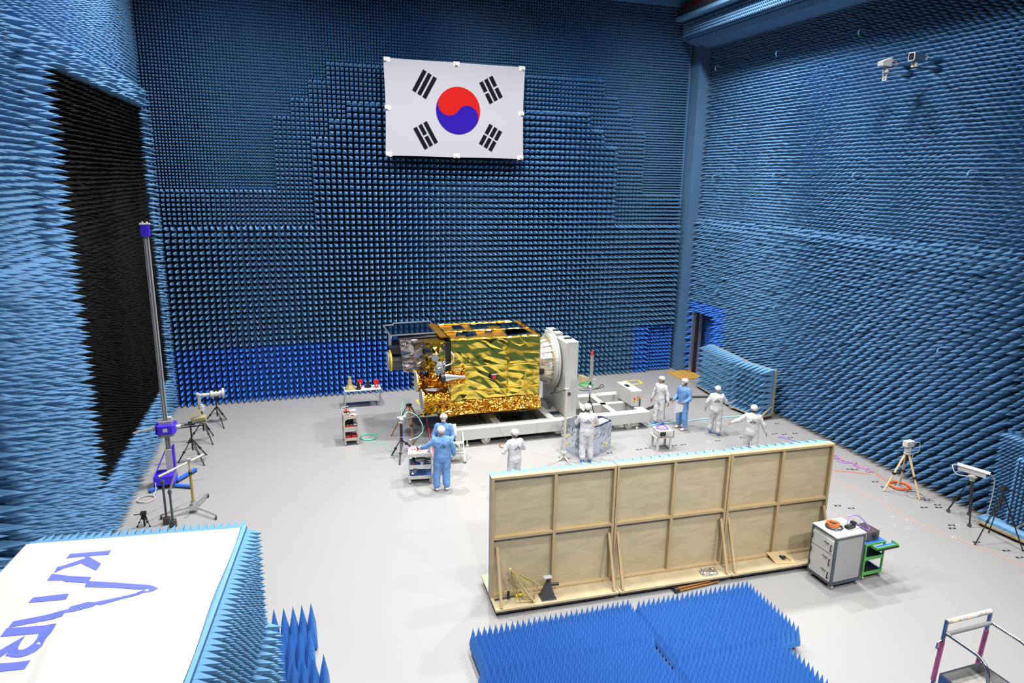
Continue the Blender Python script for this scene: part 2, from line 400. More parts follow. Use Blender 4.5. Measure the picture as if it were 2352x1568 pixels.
# ================================================================== flag on the back wall
FY = 24.88
def flag():
    t = thing('flag', 'large white flag with red and blue disc and black bars on the back foam wall', 'flag', (3.31, FY, 8.70))
    W, H = 5.07, 3.2
    CL = mat('white_flag_cloth', (0.37, 0.37, 0.42), 0.9, spec=0.1)
    nu, nv = 40, 26; V = []; F = []
    def dep(u, v): return 0.012 * math.sin(u * 9 + v * 2) * (0.4 + abs(v / H - .5)) + 0.006 * math.sin(v * 7)
    for y0, s in ((0.0, 0), (0.03, 1)):
        for i in range(nu + 1):
            for j in range(nv + 1):
                u = W * i / nu; v = H * j / nv
                eu = -0.04 * math.sin(PI * v / H) * (1 if i == nu else (-1 if i == 0 else 0)); ev = (-0.008 * math.sin(2 * PI * u / W) ** 2) * (1 if j == nv else (-1 if j == 0 else 0))
                V.append((u + eu, y0, v + ev))
    q = (nu + 1) * (nv + 1); ix = lambda i, j, s=0: s * q + i * (nv + 1) + j
    for i in range(nu):
        for j in range(nv):
            F.append((ix(i, j), ix(i + 1, j), ix(i + 1, j + 1), ix(i, j + 1)))
            F.append((ix(i, j, 1), ix(i, j + 1, 1), ix(i + 1, j + 1, 1), ix(i + 1, j, 1)))
    MB().add(V, F).build('cloth', CL, t)
    cx, cz = 2.60, 1.60; R = 0.80; al = math.radians(-33.7)
    def rot(x, z, a=al): return (cx + x * math.cos(a) - z * math.sin(a), cz + x * math.sin(a) + z * math.cos(a))
    def plate(poly, y, name, m, parent=t):
        b = MB(); n = len(poly)
        vs = [(x, y, z) for x, z in poly] + [(x, y + 0.006, z) for x, z in poly]
        fs = [tuple(range(n)), tuple(range(2 * n - 1, n - 1, -1))] + [((i + 1) % n, i, n + i, n + (i + 1) % n) for i in range(n)]
        return b.add(vs, fs).build(name, m, parent)
    N = 40
    red = [rot(R * math.cos(a), R * math.sin(a)) for a in np.linspace(0, PI, N)]
    red += [rot(-R / 2 + R / 2 * math.cos(a), R / 2 * math.sin(a)) for a in np.linspace(-PI, 0, N // 2)][1:]
    red += [rot(R / 2 + R / 2 * math.cos(a), R / 2 * math.sin(a)) for a in np.linspace(PI, 0, N // 2)][1:-1]
    blue = [rot(R * math.cos(a), R * math.sin(a)) for a in np.linspace(-PI, 0, N)]
    blue += [rot(R / 2 + R / 2 * math.cos(a), R / 2 * math.sin(a)) for a in np.linspace(0, PI, N // 2)][1:]
    blue += [rot(-R / 2 + R / 2 * math.cos(a), R / 2 * math.sin(a)) for a in np.linspace(0, -PI, N // 2)][1:-1]
    plate(red, -0.012, 'red_half', mat('flag_red', (0.42, 0.012, 0.010), 0.95, spec=0.05)); plate(blue, -0.012, 'blue_half', mat('flag_blue', (0.020, 0.008, 0.25), 0.95, spec=0.05))
    INK = mat('flag_black', (0.006, 0.008, 0.010), 0.95, spec=0.05)
    def trig(x, z, ang, rows):
        b = MB(); L = 0.80; w = 0.14; g = 0.205
        ca, sa = math.cos(ang), math.sin(ang)
        for k, solid in enumerate(rows):
            off = (k - 1) * g
            for s0, s1 in (((-L / 2, L / 2),) if solid else ((-L / 2, -0.035), (0.035, L / 2))):
                pts = [(s0, off - w / 2), (s1, off - w / 2), (s1, off + w / 2), (s0, off + w / 2)]
                P = [(x + p * ca - r * sa, z + p * sa + r * ca) for p, r in pts]
                b.add([(p[0], -0.012, p[1]) for p in P] + [(p[0], -0.006, p[1]) for p in P], [(0, 1, 2, 3), (0, 4, 5, 1), (1, 5, 6, 2), (2, 6, 7, 3), (3, 7, 4, 0)])
        b.build('trigram', INK, t)
    a = math.atan2(3.2, 5.07)
    trig(1.40, 2.42, PI / 2 - a + 0.05, (1, 1, 1)); trig(3.80, 2.36, PI / 2 + a - 0.05, (0, 1, 0))
    trig(1.42, 0.72, PI / 2 + a - 0.05, (1, 0, 1)); trig(3.80, 0.72, PI / 2 - a + 0.05, (0, 0, 0))
    for i, j in ((0, 0), (.5, 0), (1, 0), (0, .5), (1, .5), (0, 1), (.5, 1), (1, 1)):
        x = 0.06 + i * (W - 0.12); z = 0.05 + j * (H - 0.1)
        MB().cyl((x, -0.05, z), (x, 0.08, z), 0.055, n=14).build('button', WHITE, t)
        MB().box(x - 0.11 + (0.06 if i == 0 else (-0.06 if i == 1 else 0)), x + 0.11 + (0.06 if i == 0 else (-0.06 if i == 1 else 0)), -0.008, -0.001, z - 0.08, z + 0.08).build('tape', PAPER, t)
flag()

# ================================================================== timber screen with foam on its far side
def wood_unit(loc, rz, label, braces, first):
    t = thing('absorber_screen', label, 'screen', loc, rz, 'timber screens joined in one row')
    W = 2.50; H = 2.48; Z0 = 0.17
    MB().box(0.0, W - 0.015, 0.0, 1.22, Z0 - 0.04, Z0).build('base_board', PLY, t)
    f = MB().box(0.02, W - 0.035, 0.02, 0.07, Z0 - 0.09, Z0 - 0.04).box(0.02, W - 0.035, 1.15, 1.2, Z0 - 0.09, Z0 - 0.04)
    f.build('base_frame', BLACK, t)
    MB().box(0.0, W - 0.015, 0.50, 0.53, Z0, Z0 + H).build('back_board', PLY, t)
    fr = MB(); w = 0.05; d0 = 0.405; d1 = 0.50
    fr.box(0, W - 0.015, d0, d1, Z0 + H - w, Z0 + H); fr.box(0, W - 0.015, d0, d1, Z0, Z0 + w)
    fr.box(0, w, d0, d1, Z0 + w, Z0 + H - w); fr.box(W - 0.015 - w, W - 0.015, d0, d1, Z0 + w, Z0 + H - w)
    fr.build('frame', WOODL, t, bevel=0.003)
    MB().box(W / 2 - 0.03, W / 2 + 0.03, d0 + 0.01, d1, Z0 + w, Z0 + H - w).build('stile', WOODL, t)
    for a, b in ((w, W / 2 - 0.03), (W / 2 + 0.03, W - w - 0.015)):
        MB().box(a, b, d0 + 0.005, d1, Z0 + H / 2 - 0.03, Z0 + H / 2 + 0.02).build('rail', WOODL, t)
    for bx in braces:
        MB().beam((bx, 0.44, Z0 + 1.05), (bx, 0.04, Z0 + 0.01), 0.05, 0.05, up=(0, 1, 0)).build('brace', WOODL, t)
    ch = [boxchunk(0.0, W - 0.015, 0.53, 0.60, Z0, Z0 + H + 0.0, 0)]
    V, F = pyramids((0.02, 0.60, Z0 + 0.02), (1, 0, 0), (0, 0, 1), (0, 1, 0), 12, 12, 0.203, 0.30, jit=0.006, bdrop=-0.05); ch.append((V, F, 0))
    np_mesh('foam', ch, [FOAML], t)
    for cx_, cy_ in ((0.2, 0.1), (W - 0.25, 0.1), (0.2, 1.1), (W - 0.25, 1.1)):
        c = MB().cyl((cx_ - 0.018, cy_, 0.04), (cx_ + 0.018, cy_, 0.04), 0.04, n=12).build('caster', BLACK, t)
        MB().box(cx_ - 0.025, cx_ + 0.025, cy_ - 0.03, cy_ + 0.03, 0.06, Z0 - 0.04).build('fork', ALU if cx_ < 1 else RED, c)
    return t
WR = math.radians(-2.4); wx, wy = 3.25, 10.72
def onw(d, dy=0.0, z=0.0): return (wx + d * math.cos(WR) - dy * math.sin(WR), wy + d * math.sin(WR) + dy * math.cos(WR), z)
wood_unit(onw(0), WR, 'plywood backed foam screen with wire cage aerial on its base, left end of row', (0.12, 2.40), True)
wood_unit(onw(2.5), WR, 'plywood backed foam screen with foil parcel on its base, middle of row', (0.08, 2.40), False)
wood_unit(onw(5.0), WR, 'plywood backed foam screen beside the white rack, right end of the row', (0.08, 2.42), False)

# things lying on the screen base (top at z = 0.17)
ZB = 0.17
def onw_t(d, dy): return onw(d, dy, ZB)
t = thing('biconical_aerial', 'brass wire cage aerial lying on the plywood base', 'aerial', onw_t(0.36, 0.14), WR)
WIRE = mat('brass_wire', (0.50, 0.40, 0.12), 0.35, 0.8)
MB().cyl((0.0, 0.12, 0.62), (0.40, -0.06, 0.02), 0.022, n=8).build('boom', BRASS, t)
a = Vector((-0.02, 0.13, 0.64)); b_ = Vector((0.40, -0.06, 0.03)); ax = (b_ - a).normalized(); u_ = ax.cross(Vector((0, 1, 0))).normalized(); w_ = ax.cross(u_)
for k in range(8):
    an = 2 * PI * k / 8; o_ = (u_ * math.cos(an) + w_ * math.sin(an)) * 0.27; m_ = a.lerp(b_, 0.72) + o_
    m_.z = max(m_.z, 0.02)
    MB().tube([a, m_, b_], 0.007, 5).build('wire_element', WIRE, t)
MB().ball(a, 0.04, 8).build('tip', BRASS, t); MB().ball(b_, 0.03, 8).build('foot', BRASS, t)
t = thing('horn_feed', 'dark grey pyramidal horn standing mouth down on the plywood base', 'horn aerial', onw_t(1.04, 0.18), WR)
MB().add([(-0.1, -0.1, 0), (0.16, -0.1, 0), (0.16, 0.12, 0), (-0.1, 0.12, 0), (0.01, -0.03, 0.34), (0.07, -0.03, 0.34), (0.07, 0.04, 0.34), (0.01, 0.04, 0.34)],
         [(3, 2, 1, 0), (4, 5, 6, 7), (0, 1, 5, 4), (1, 2, 6, 5), (2, 3, 7, 6), (3, 0, 4, 7)]).build('horn', DARK, t)
MB().box(-0.12, 0.18, -0.12, 0.14, 0, 0.015).build('flange', DARK, t)
MB().box(-0.06, 0.10, -0.05, 0.06, 0.42, 0.44).build('top_plate', GREY, t); MB().box(0.0, 0.06, -0.02, 0.04, 0.34, 0.42).build('neck', BLACK, t)
MB().cyl((0.05, 0, 0.27), (0.24, -0.02, 0.27), 0.032, n=10).build('connector', BLACK, t)
t = thing('clamp_bar', 'black and yellow clamp bar lying at the left end of the plywood base', 'clamp', onw_t(0.27, 0.30), WR)
MB().cyl((-0.22, 0, 0.03), (0.35, 0.04, 0.03), 0.018, n=8).build('bar', DARK, t); MB().cyl((0.05, 0.0, 0.02), (0.05, 0, 0.16), 0.028, n=10).build('knob', BLACK, t)
MB().cyl((0.2, 0.03, 0.03), (0.33, 0.04, 0.03), 0.026, n=8).build('grip', YELLOW, t); MB().box(0.33, 0.38, -0.05, 0.12, 0.0, 0.06).build('jaw', BRASS, t)
FOILS = mat('silver_foil', (0.75, 0.75, 0.76), 0.22, 1.0, bump=1.0, bscale=14)
def crumple_box(x0, x1, y0, y1, z0, z1, amp, seed, n=60):
    r = random.Random(seed); b = MB()
    faces = [((x0, y0, z0), (x1 - x0, 0, 0), (0, 0, z1 - z0), (0, -1, 0)), ((x1, y0, z0), (0, y1 - y0, 0), (0, 0, z1 - z0), (1, 0, 0)),
             ((x1, y1, z0), (x0 - x1, 0, 0), (0, 0, z1 - z0), (0, 1, 0)), ((x0, y1, z0), (0, y0 - y1, 0), (0, 0, z1 - z0), (-1, 0, 0)),
             ((x0, y0, z1), (x1 - x0, 0, 0), (0, y1 - y0, 0), (0, 0, 1))]
    for o, u, v, nn in faces: crumple(b, o, u, v, nn, amp, r, n)
    return b
def crumple(b, o, u, v, nn, amp, r, n=60, ang=0.0, stretch=1.0, m=0, edge=0.0, asp=None):
    """faceted sheet: random points over the u,v patch, Delaunay facets, lifted along nn"""
    o = Vector(o); u = Vector(u); v = Vector(v); nn = Vector(nn); lu, lv = u.length, v.length
    if lu < 1e-6 or lv < 1e-6: return
    ca, sa = math.cos(ang), math.sin(ang)
    P = []
    for i in range(6): P += [(i / 6 * lu, 0), (lu, i / 6 * lv), (lu - i / 6 * lu, lv), (0, lv - i / 6 * lv)]
    nb = len(P)
    for _ in range(n): P.append((r.uniform(0.02, 0.98) * lu, r.uniform(0.02, 0.98) * lv))
    Q = [Vector(((x * ca + y * sa), (-x * sa + y * ca) * stretch)) for x, y in P]
    res = delaunay_2d_cdt(Q, [], [], 0, 1e-5)
    vs = []
    for q in res[0]:
        x = q.x; y = q.y / stretch; X = x * ca - y * sa; Y = x * sa + y * ca
        e = min(X, lu - X, Y, lv - Y)
        h = r.uniform(-amp, amp) * (1 if e > 0.015 else edge)
        vs.append(o + u * (X / lu) + v * (Y / lv) + nn * h)
    nrm = u.cross(v).dot(nn) > 0
    fs = [tuple(f) if nrm else tuple(reversed(f)) for f in res[2]]
    b.add(vs, fs, m)
o = crumple_box(-0.16, 0.16, -0.1, 0.1, 0, 0.07, 0.012, 3, 50).build('foil_parcel', FOILS, loc=onw_t(4.55, 0.16), rz=WR - 0.1)
tag(o, 'flat parcel wrapped in crumpled silver foil on the plywood base', 'parcel')
t = thing('cardboard_panel', 'square fibreboard leaning on the base rail of the right screen', 'board', onw_t(6.35, 0.13), WR)
MB().add([(-0.22, 0.0, 0.0), (0.24, -0.08, 0.0), (0.15, 0.27, 0.10), (-0.26, 0.29, 0.10), (-0.22, 0.0, 0.012), (0.24, -0.08, 0.012), (0.15, 0.27, 0.112), (-0.26, 0.29, 0.112)],
         [(3, 2, 1, 0), (4, 5, 6, 7), (0, 1, 5, 4), (1, 2, 6, 5), (2, 3, 7, 6), (3, 0, 4, 7)]).build('sheet', mat('fibreboard', (0.50, 0.36, 0.19), 0.6), t)
MB().add([(-0.08, 0.1, 0.052), (0.0, 0.09, 0.052), (0, 0.16, 0.07), (-0.08, 0.17, 0.07)], [(0, 1, 2, 3)]).build('note', PAPER, t)
t = thing('radio_handset', 'black handheld radio lying on the leaning fibreboard', 'radio', (onw(6.35, 0.22)[0], onw(6.35, 0.22)[1], ZB + 0.065), WR + 0.3)
MB().box(-0.04, 0.04, -0.06, 0.06, 0, 0.05).build('body', BLACK, t, bevel=0.008); MB().box(-0.025, 0.025, 0.0, 0.045, 0.05, 0.053).build('screen', GREY, t)
MB().cyl((0.03, -0.06, 0.03), (0.06, -0.16, 0.0), 0.006, n=6).build('aerial_whip', BLACK, t)

# ================================================================== bright blue foam mats on the floor
def foam_mat(label, parts, seed):
    t = thing('foam_mat', label, 'foam mat', (parts[0][0], parts[0][2], 0.0), 0, 'low mats of blue foam points in the foreground')
    x0, y0 = parts[0][0], parts[0][2]; ch = []
    for (a, b, c, d) in parts:
        a -= x0; b -= x0; c -= y0; d -= y0
        ch.append(boxchunk(a, b, c, d, 0.10, 0.16, 0))
        V, F = pyramids((a, c, 0.15), (1, 0, 0), (0, 1, 0), (0, 0, 1), int(round((b - a) / P6)), int(round((d - c) / P6)), P6, 0.36, jit=0.004, fill=0.985); ch.append((V, F, 0))
    np_mesh('foam', ch, [mat('floor_mat_foam', (0.050, 0.20, 0.60), 0.75, spec=0.25)], t)
    bb = MB()
    for (a, b, c, d) in parts: bb.box(a - x0 + 0.08, b - x0 - 0.08, c - y0 + 0.08, d - y0 - 0.08, 0.0, 0.10)
    bb.build('plinth', BLACK, t)
    return t
foam_mat('low mat of blue foam points in the foreground, left of the narrow seam', [(2.55, 5.60, 8.95, 9.93), (2.42, 5.47, 6.2, 8.95)], 1)
foam_mat('low mat of blue foam points in the foreground, right of the narrow seam', [(5.68, 8.12, 8.35, 9.88), (5.60, 7.64, 6.2, 8.35)], 2)
def foam_block(x, y, label):
    ch = [boxchunk(-0.305, 0.305, -0.305, 0.305, 0.05, 0.11, 0)]
    V, F = pyramids((-0.305, -0.305, 0.10), (1, 0, 0), (0, 1, 0), (0, 0, 1), 4, 4, 0.1524, 0.50, jit=0.004, fill=0.985); ch.append((V, F, 0))
    t = thing('foam_block', label, 'foam block', (x, y, 0), 0, 'tall blue foam blocks beside the white topped box')
    np_mesh('foam', ch, [mat('floor_mat_foam', (0.050, 0.20, 0.60), 0.75)], t); MB().box(-0.28, 0.28, -0.28, 0.28, 0, 0.05).build('plinth', BLACK, t)
for x, y, w in ((-0.25, 11.05, 'farthest of the group'), (-0.88, 11.05, 'half hidden behind the box corner'), (-0.30, 10.30, 'second row from the back'), (-0.93, 10.3, 'second row, against the box'), (-0.10, 9.62, 'nearest of the group')):
    foam_block(x, y, 'bright blue foam block of tall points, ' + w)

# ================================================================== foam-sided box with the cloth banner on top (near left)
KZ = 3.30; KR = -0.115
t = thing('foam_box', 'tall foam sided box under the white banner, near left corner', 'foam box', (-0.85, 9.22, 0), KR)
W_, D_ = 2.62, 7.5
MB().box(-W_, 0, -D_, 0, 0.0, KZ - 0.03).build('body', FOAM, t)
ch = [boxchunk(0, 0.05, -D_, 0, 1.7, KZ - 0.02, 0), boxchunk(-W_, 0.05, 0, 0.05, 0, KZ - 0.02, 0)]
V, F = pyramids((0.05, -D_, 1.72), (0, 1, 0), (0, 0, 1), (1, 0, 0), int(D_ / P6) + 1, 15, P6, 0.21, jit=0.005); ch.append((V, F, 0))
V, F = pyramids((0.05, -D_, 0.05), (0, 1, 0), (0, 0, 1), (1, 0, 0), int(D_ / P4) + 1, 11, P4, 0.38, jit=0.008); ch.append((V, F, 0))
V, F = pyramids((-W_, 0.05, 0.1), (1, 0, 0), (0, 0, 1), (0, 1, 0), 26, 31, P6, 0.30, jit=0.005, bdrop=-0.02); ch.append((V, F, 0))
np_mesh('foam_cladding', ch, [mat('box_foam', (0.10, 0.25, 0.45), 0.8, spec=0.25)], t)
MB().box(0.0, 0.05, -D_, 0.05, KZ - 0.03, KZ - 0.005).build('edge_strip', FOAML, t)
# banner cloth with soft folds
ban = thing('banner', 'white cloth banner with large blue lettering draped over the foam sided box', 'banner', (-0.85, 9.22, KZ - 0.02), KR)
nu, nv = 70, 170; V = []; F = []
def fold(x, y):
    z = 0.0
    for (ax_, ay, bx, by, am, wd) in ((-0.3, -0.9, -2.0, -2.6, .02, .06), (-0.1, -1.8, -1.1, -2.2, .016, .05), (-2.3, -0.6, -0.5, -1.3, .014, .05), (-1.6, -1.5, -1.0, -4.5, .018, .06), (-0.2, -3.2, -1.5, -3.6, .014, .05), (-2.2, -2.5, -1.9, -5, .016, .06), (-0.9, -0.3, -0.7, -2.9, .01, .05)):
        dx, dy = bx - ax_, by - ay; L = math.hypot(dx, dy); s = ((x - ax_) * dx + (y - ay) * dy) / L; d = ((x - ax_) * dy - (y - ay) * dx) / L
        z += am * math.exp(-(d / wd) ** 2) * (1 / (1 + math.exp(-(s) * 6))) * (1 / (1 + math.exp(-(L - s) * 6)))
    return z
for i in range(nu + 1):
    for j in range(nv + 1):
        x = -W_ - 0.06 + (W_ + 0.04) * i / nu; y = -D_ + (D_ - 0.02) * j / nv
        x += (0.012 * math.sin(j * 0.13) if i in (0, nu) else 0); z = 0.012 + fold(x, y)
        if i == 0: z -= 0.04
        V.append((x, y, z))
F = [(i * (nv + 1) + j, (i + 1) * (nv + 1) + j, (i + 1) * (nv + 1) + j + 1, i * (nv + 1) + j + 1) for i in range(nu) for j in range(nv)]
cl = MB().add(V, F).build('cloth', mat('white_banner_cloth', (0.50, 0.50, 0.49), 0.8), ban, smooth=True)
md = cl.modifiers.new('thick', 'SOLIDIFY'); md.thickness = 0.006; md.offset = -1
# lettering, laid on the cloth
INKB = mat('banner_blue', (0.10, 0.13, 0.50), 0.75)
inv = Matrix.Translation((-0.85, 9.22, 0)) @ Matrix.Rotation(KR, 4, 'Z'); inv = inv.inverted()
def letter(name, pts):
    poly = []
    for x, y in pts:
        p = inv @ Vector(at(x / 3.0947, 1160 + y / 3.0947, KZ + 0.0)); poly.append(Vector((p.x, p.y)))
    # fine grid cut to the outline so that it follows the folds
    xs = [p.x for p in poly]; ys = [p.y for p in poly]; n = len(poly)
    def inside(x, y):
        c = False
        for i in range(n):
            a, b = poly[i], poly[(i + 1) % n]
            if (a.y > y) != (b.y > y) and x < (b.x - a.x) * (y - a.y) / (b.y - a.y) + a.x: c = not c
        return c
    extra = [Vector((x, y)) for x in np.arange(min(xs), max(xs), 0.06) for y in np.arange(min(ys), max(ys), 0.06) if inside(x, y)]
    dense = []
    for i in range(n):
        a, b = poly[i], poly[(i + 1) % n]; k = max(1, int((b - a).length / 0.06))
        dense += [a.lerp(b, q / k) for q in range(k)]
    m_ = len(dense); edges = [(i, (i + 1) % m_) for i in range(m_)]
    r = delaunay_2d_cdt(dense + extra, edges, [], 0, 1e-5)
    vs = [(q.x, q.y, 0.016 + fold(q.x, q.y)) for q in r[0]]; fs = []
    for f in r[2]:
        cx_ = sum(vs[i][0] for i in f) / len(f); cy_ = sum(vs[i][1] for i in f) / len(f)
        if inside(cx_, cy_): fs.append(tuple(f))
    o = MB().add(vs, fs).build(name, INKB, ban); return o
letter('letter_k', [(498, 343), (772, 320), (790, 311), (772, 348), (632, 358), (640, 368), (718, 412), (683, 463), (574, 409), (383, 477), (408, 441), (608, 372), (600, 360), (470, 373)])
letter('letter_a', [(368, 484), (500, 500), (648, 508), (632, 536), (820, 546), (1000, 560), (1060, 570), (1124, 592), (1100, 605), (1060, 622), (940, 656), (880, 660), (710, 706), (690, 700), (660, 716), (484, 762), (460, 768), (440, 795), (60, 866), (92, 822), (300, 782), (484, 740), (503, 718), (625, 683), (670, 686), (870, 645), (1020, 612), (1018, 598), (820, 583), (602, 577), (612, 550), (470, 541), (440, 530), (335, 532)])
letter('letter_i', [(237, 652), (490, 627), (470, 667), (200, 690)])
letter('letter_r', [(48, 870), (402, 845), (370, 900), (330, 955), (300, 1000), (250, 1038), (190, 1065), (130, 1082), (80, 1085), (45, 1075), (40, 1062), (70, 1030), (0, 1078), (-150, 1150), (-110, 1090), (180, 922), (150, 965), (128, 1005), (130, 1028), (165, 1034), (200, 1018), (235, 990), (262, 945), (278, 907), (0, 932)])
letter('letter_i', [(-200, 1140), (0, 1128), (216, 1098), (175, 1160), (0, 1180), (-260, 1196)])
# ================================================================== the satellite on its turning fixture
def foil_material(name, col, rough, b1=0.6, s1=6.0, b2=0.35, s2=22.0):
    m = bpy.data.materials.new(name); m.use_nodes = True; nt = m.node_tree; b = nt.nodes['Principled BSDF']
    b.inputs['Base Color'].default_value = (*col, 1); b.inputs['Metallic'].default_value = 1; b.inputs['Roughness'].default_value = rough
    tc = nt.nodes.new('ShaderNodeTexCoord'); mp = nt.nodes.new('ShaderNodeMapping'); mp.inputs['Rotation'].default_value = (0, 0.6, 0.5); mp.inputs['Scale'].default_value = (1, 1, 2.2)
    v = nt.nodes.new('ShaderNodeTexVoronoi'); v.inputs['Scale'].default_value = s1; v.feature = 'SMOOTH_F1'; v.inputs['Smoothness'].default_value = 0.2
    n = nt.nodes.new('ShaderNodeTexNoise'); n.inputs['Scale'].default_value = s2; n.inputs['Detail'].default_value = 3
    nt.links.new(tc.outputs['Object'], mp.inputs[0]); nt.links.new(mp.outputs[0], v.inputs['Vector']); nt.links.new(tc.outputs['Object'], n.inputs['Vector'])
    p = nt.nodes.new('ShaderNodeBump'); p.inputs['Strength'].default_value = b1; p.inputs['Distance'].default_value = 0.05; nt.links.new(v.outputs['Distance'], p.inputs['Height'])
    q = nt.nodes.new('ShaderNodeBump'); q.inputs['Strength'].default_value = b2; q.inputs['Distance'].default_value = 0.01
    nt.links.new(n.outputs['Fac'], q.inputs['Height']); nt.links.new(p.outputs[0], q.inputs['Normal']); nt.links.new(q.outputs[0], b.inputs['Normal'])
    return m
GOLD = foil_material('gold_foil', (0.95, 0.70, 0.11), 0.13, 0.22, 2.2, 0.10, 9)
AMBER = foil_material('amber_foil', (0.85, 0.38, 0.04), 0.16, 0.9, 9.0, 0.5, 30)
SILV = foil_material('grey_silver_foil', (0.50, 0.46, 0.46), 0.25, 0.25, 3, 0.15, 10)
WRAP = foil_material('silver_blue_foil', (0.60, 0.66, 0.78), 0.22, 0.25, 2.5, 0.15, 10)
MIRROR = mat('mirror_radiator', (0.50, 0.55, 0.68), 0.06, 1.0)
SX, SY, SZ = 4.35, 19.30, 1.0       # front lower left corner of the bus
LX, LY, LZ = 2.82, 2.20, 2.28
sat = thing('satellite', 'gold foil wrapped satellite lying on its side, held by the white turning fixture', 'satellite', (SX, SY, SZ))
r = random.Random(11)
MB().box(0.02, LX - 0.02, 0.03, LY, 0.03, LZ - 0.03).build('body', mat('dark_gold', (0.35, 0.24, 0.03), 0.3, 0.9), sat)
b = MB(); a_ = -0.55
cols = (0.0, 0.5, LX * .63, LX); rows = (0.0, LZ * .30, LZ * .64, LZ)
for i in range(3):
    for j in range(3):
        crumple(b, (cols[i], 0, rows[j]), (cols[i + 1] - cols[i], 0, 0), (0, 0, rows[j + 1] - rows[j]), (0, -1, 0), r.uniform(0.018, 0.032), r,
                int((cols[i + 1] - cols[i]) * (rows[j + 1] - rows[j]) * r.uniform(16, 34)), r.choice((-0.35, -0.6, -0.75, 0.5, -0.5)), r.uniform(1.5, 2.8))
for p, q_ in (((0.45, -0.03, rows[2]), (LX, -0.03, rows[2] - 0.03)), ((cols[2], -0.03, 0.5), (cols[2] + 0.02, -0.03, LZ - 0.1)), ((0.5, -0.03, rows[1]), (LX, -0.03, rows[1] + 0.03))):
    p = Vector(p); q_ = Vector(q_); b.tube([p.lerp(q_, k / 12) + Vector((0, r.uniform(-.01, .01), r.uniform(-.012, .012))) for k in range(13)], 0.012, 4)
b.build('front_blanket', GOLD, sat)
b = MB(); crumple(b, (LX, 0, 0), (0, LY, 0), (0, 0, LZ), (1, 0, 0), 0.02, r, 120); b.build('end_blanket', GOLD, sat)
b = MB(); crumple(b, (0, LY, 0), (0, -LY, 0), (0, 0, LZ), (-1, 0, 0), 0.03, r, 120); b.build('left_blanket', GOLD, sat)
b = MB()
crumple(b, (-0.32, -0.10, -0.02), (LX + 0.36, 0, 0), (0, 0.06, 0.42), (0, -1, 0), 0.055, r, 420, 0.2, 1.3)
b.build('skirt', foil_material('bright_amber_foil', (0.98, 0.60, 0.10), 0.16, 0.9, 10.0, 0.5, 30), sat)
b = MB(); crumple(b, (-0.40, -0.12, -0.05), (LX + 0.5, 0, 0), (0, 0.8, 0.03), (0, 0, 1), 0.02, r, 120); b.build('under_flap', GOLD, sat)
# roof: thin gold deck with mirror radiators
b = MB(); crumple(b, (-0.02, -0.03, LZ), (LX + 0.04, 0, 0), (0, LY + 0.02, 0), (0, 0, 1), 0.006, r, 90)
b.build('roof_blanket', mat('smooth_gold_foil', (0.80, 0.42, 0.05), 0.38, 1.0, bump=0.3, bscale=10), sat)
def rp(px, py): p = at(px, py, SZ + LZ + 0.02); return (p[0] - SX, p[1] - SY)
for quad in (((1145, 742), (1180, 741), (1212, 763), (1172, 770)), ((1078, 744), (1104, 743), (1118, 753), (1088, 755)), ((1065, 764), (1088, 760), (1092, 770), (1074, 773)),
             ((1040, 749), (1056, 748), (1064, 755), (1044, 757)), ((1052, 761), (1076, 760), (1066, 766), (1050, 772)), ((1115, 760), (1130, 759), (1128, 763), (1116, 764)),
             ((1108, 742), (1122, 741), (1132, 748), (1118, 749)), ((1165, 757), (1196, 754), (1205, 763), (1170, 767)), ((1128, 742), (1140, 741), (1148, 746), (1136, 748))):
    P = [rp(*q) for q in quad]; mx_ = sum(p[0] for p in P) / 4; my_ = sum(p[1] for p in P) / 4
    P = [(min(max(mx_ + (p[0] - mx_) * 1.3, 0.08), LX - 0.08), min(max(my_ + (p[1] - my_) * 1.25, 0.08), LY - 0.08)) for p in P]
    MB().prism(P, LZ + 0.012, LZ + 0.03).build('radiator', MIRROR, sat)
for y in (-0.02, LY * .48, LY - 0.02):
    pts = [(LX * k / 24, y + r.uniform(-.015, .015), LZ + 0.03 + r.uniform(-.01, .015)) for k in range(25)]
    MB().tube(pts, 0.028, 5).build('roof_seam', GOLD, sat)
for x in (0.0, LX):
    pts = [(x + r.uniform(-.01, .01), LY * k / 14, LZ + 0.03 + r.uniform(-.01, .02)) for k in range(15)]
    MB().tube(pts, 0.035, 5).build('roof_edge', GOLD, sat)
MB().beam((-0.12, LY * .2, LZ + 0.02), (-0.14, LY, LZ + 0.06), 0.22, 0.03).build('roof_wing', mat('smooth_gold_foil', (0.62, 0.42, 0.06), 0.12, 1.0), sat)
for k, (x, z) in enumerate([(0.12 + i * 0.32, LZ - 0.05) for i in range(9)]):
    MB().cyl((x, -0.03, z), (x, -0.05, z), 0.018, n=8).build('stud', STEEL, sat)
MB().box(-0.16, -0.03, 0.0, 0.12, 1.35, LZ - 0.05).build('dark_slot', BLACK, sat)
MB().box(-0.34, -0.16, 0.02, 0.2, 1.2, LZ - 0.1).build('slot_foil', GOLD, sat)
MB().tube([(0.0, -0.05, 1.95), (0.06, -0.1, 1.85), (0.05, -0.1, 1.7), (-0.02, -0.09, 1.6), (-0.15, -0.07, 1.55), (-0.3, -0.05, 1.53)], 0.022, 6).build('vent_pipe', WHITE, sat)
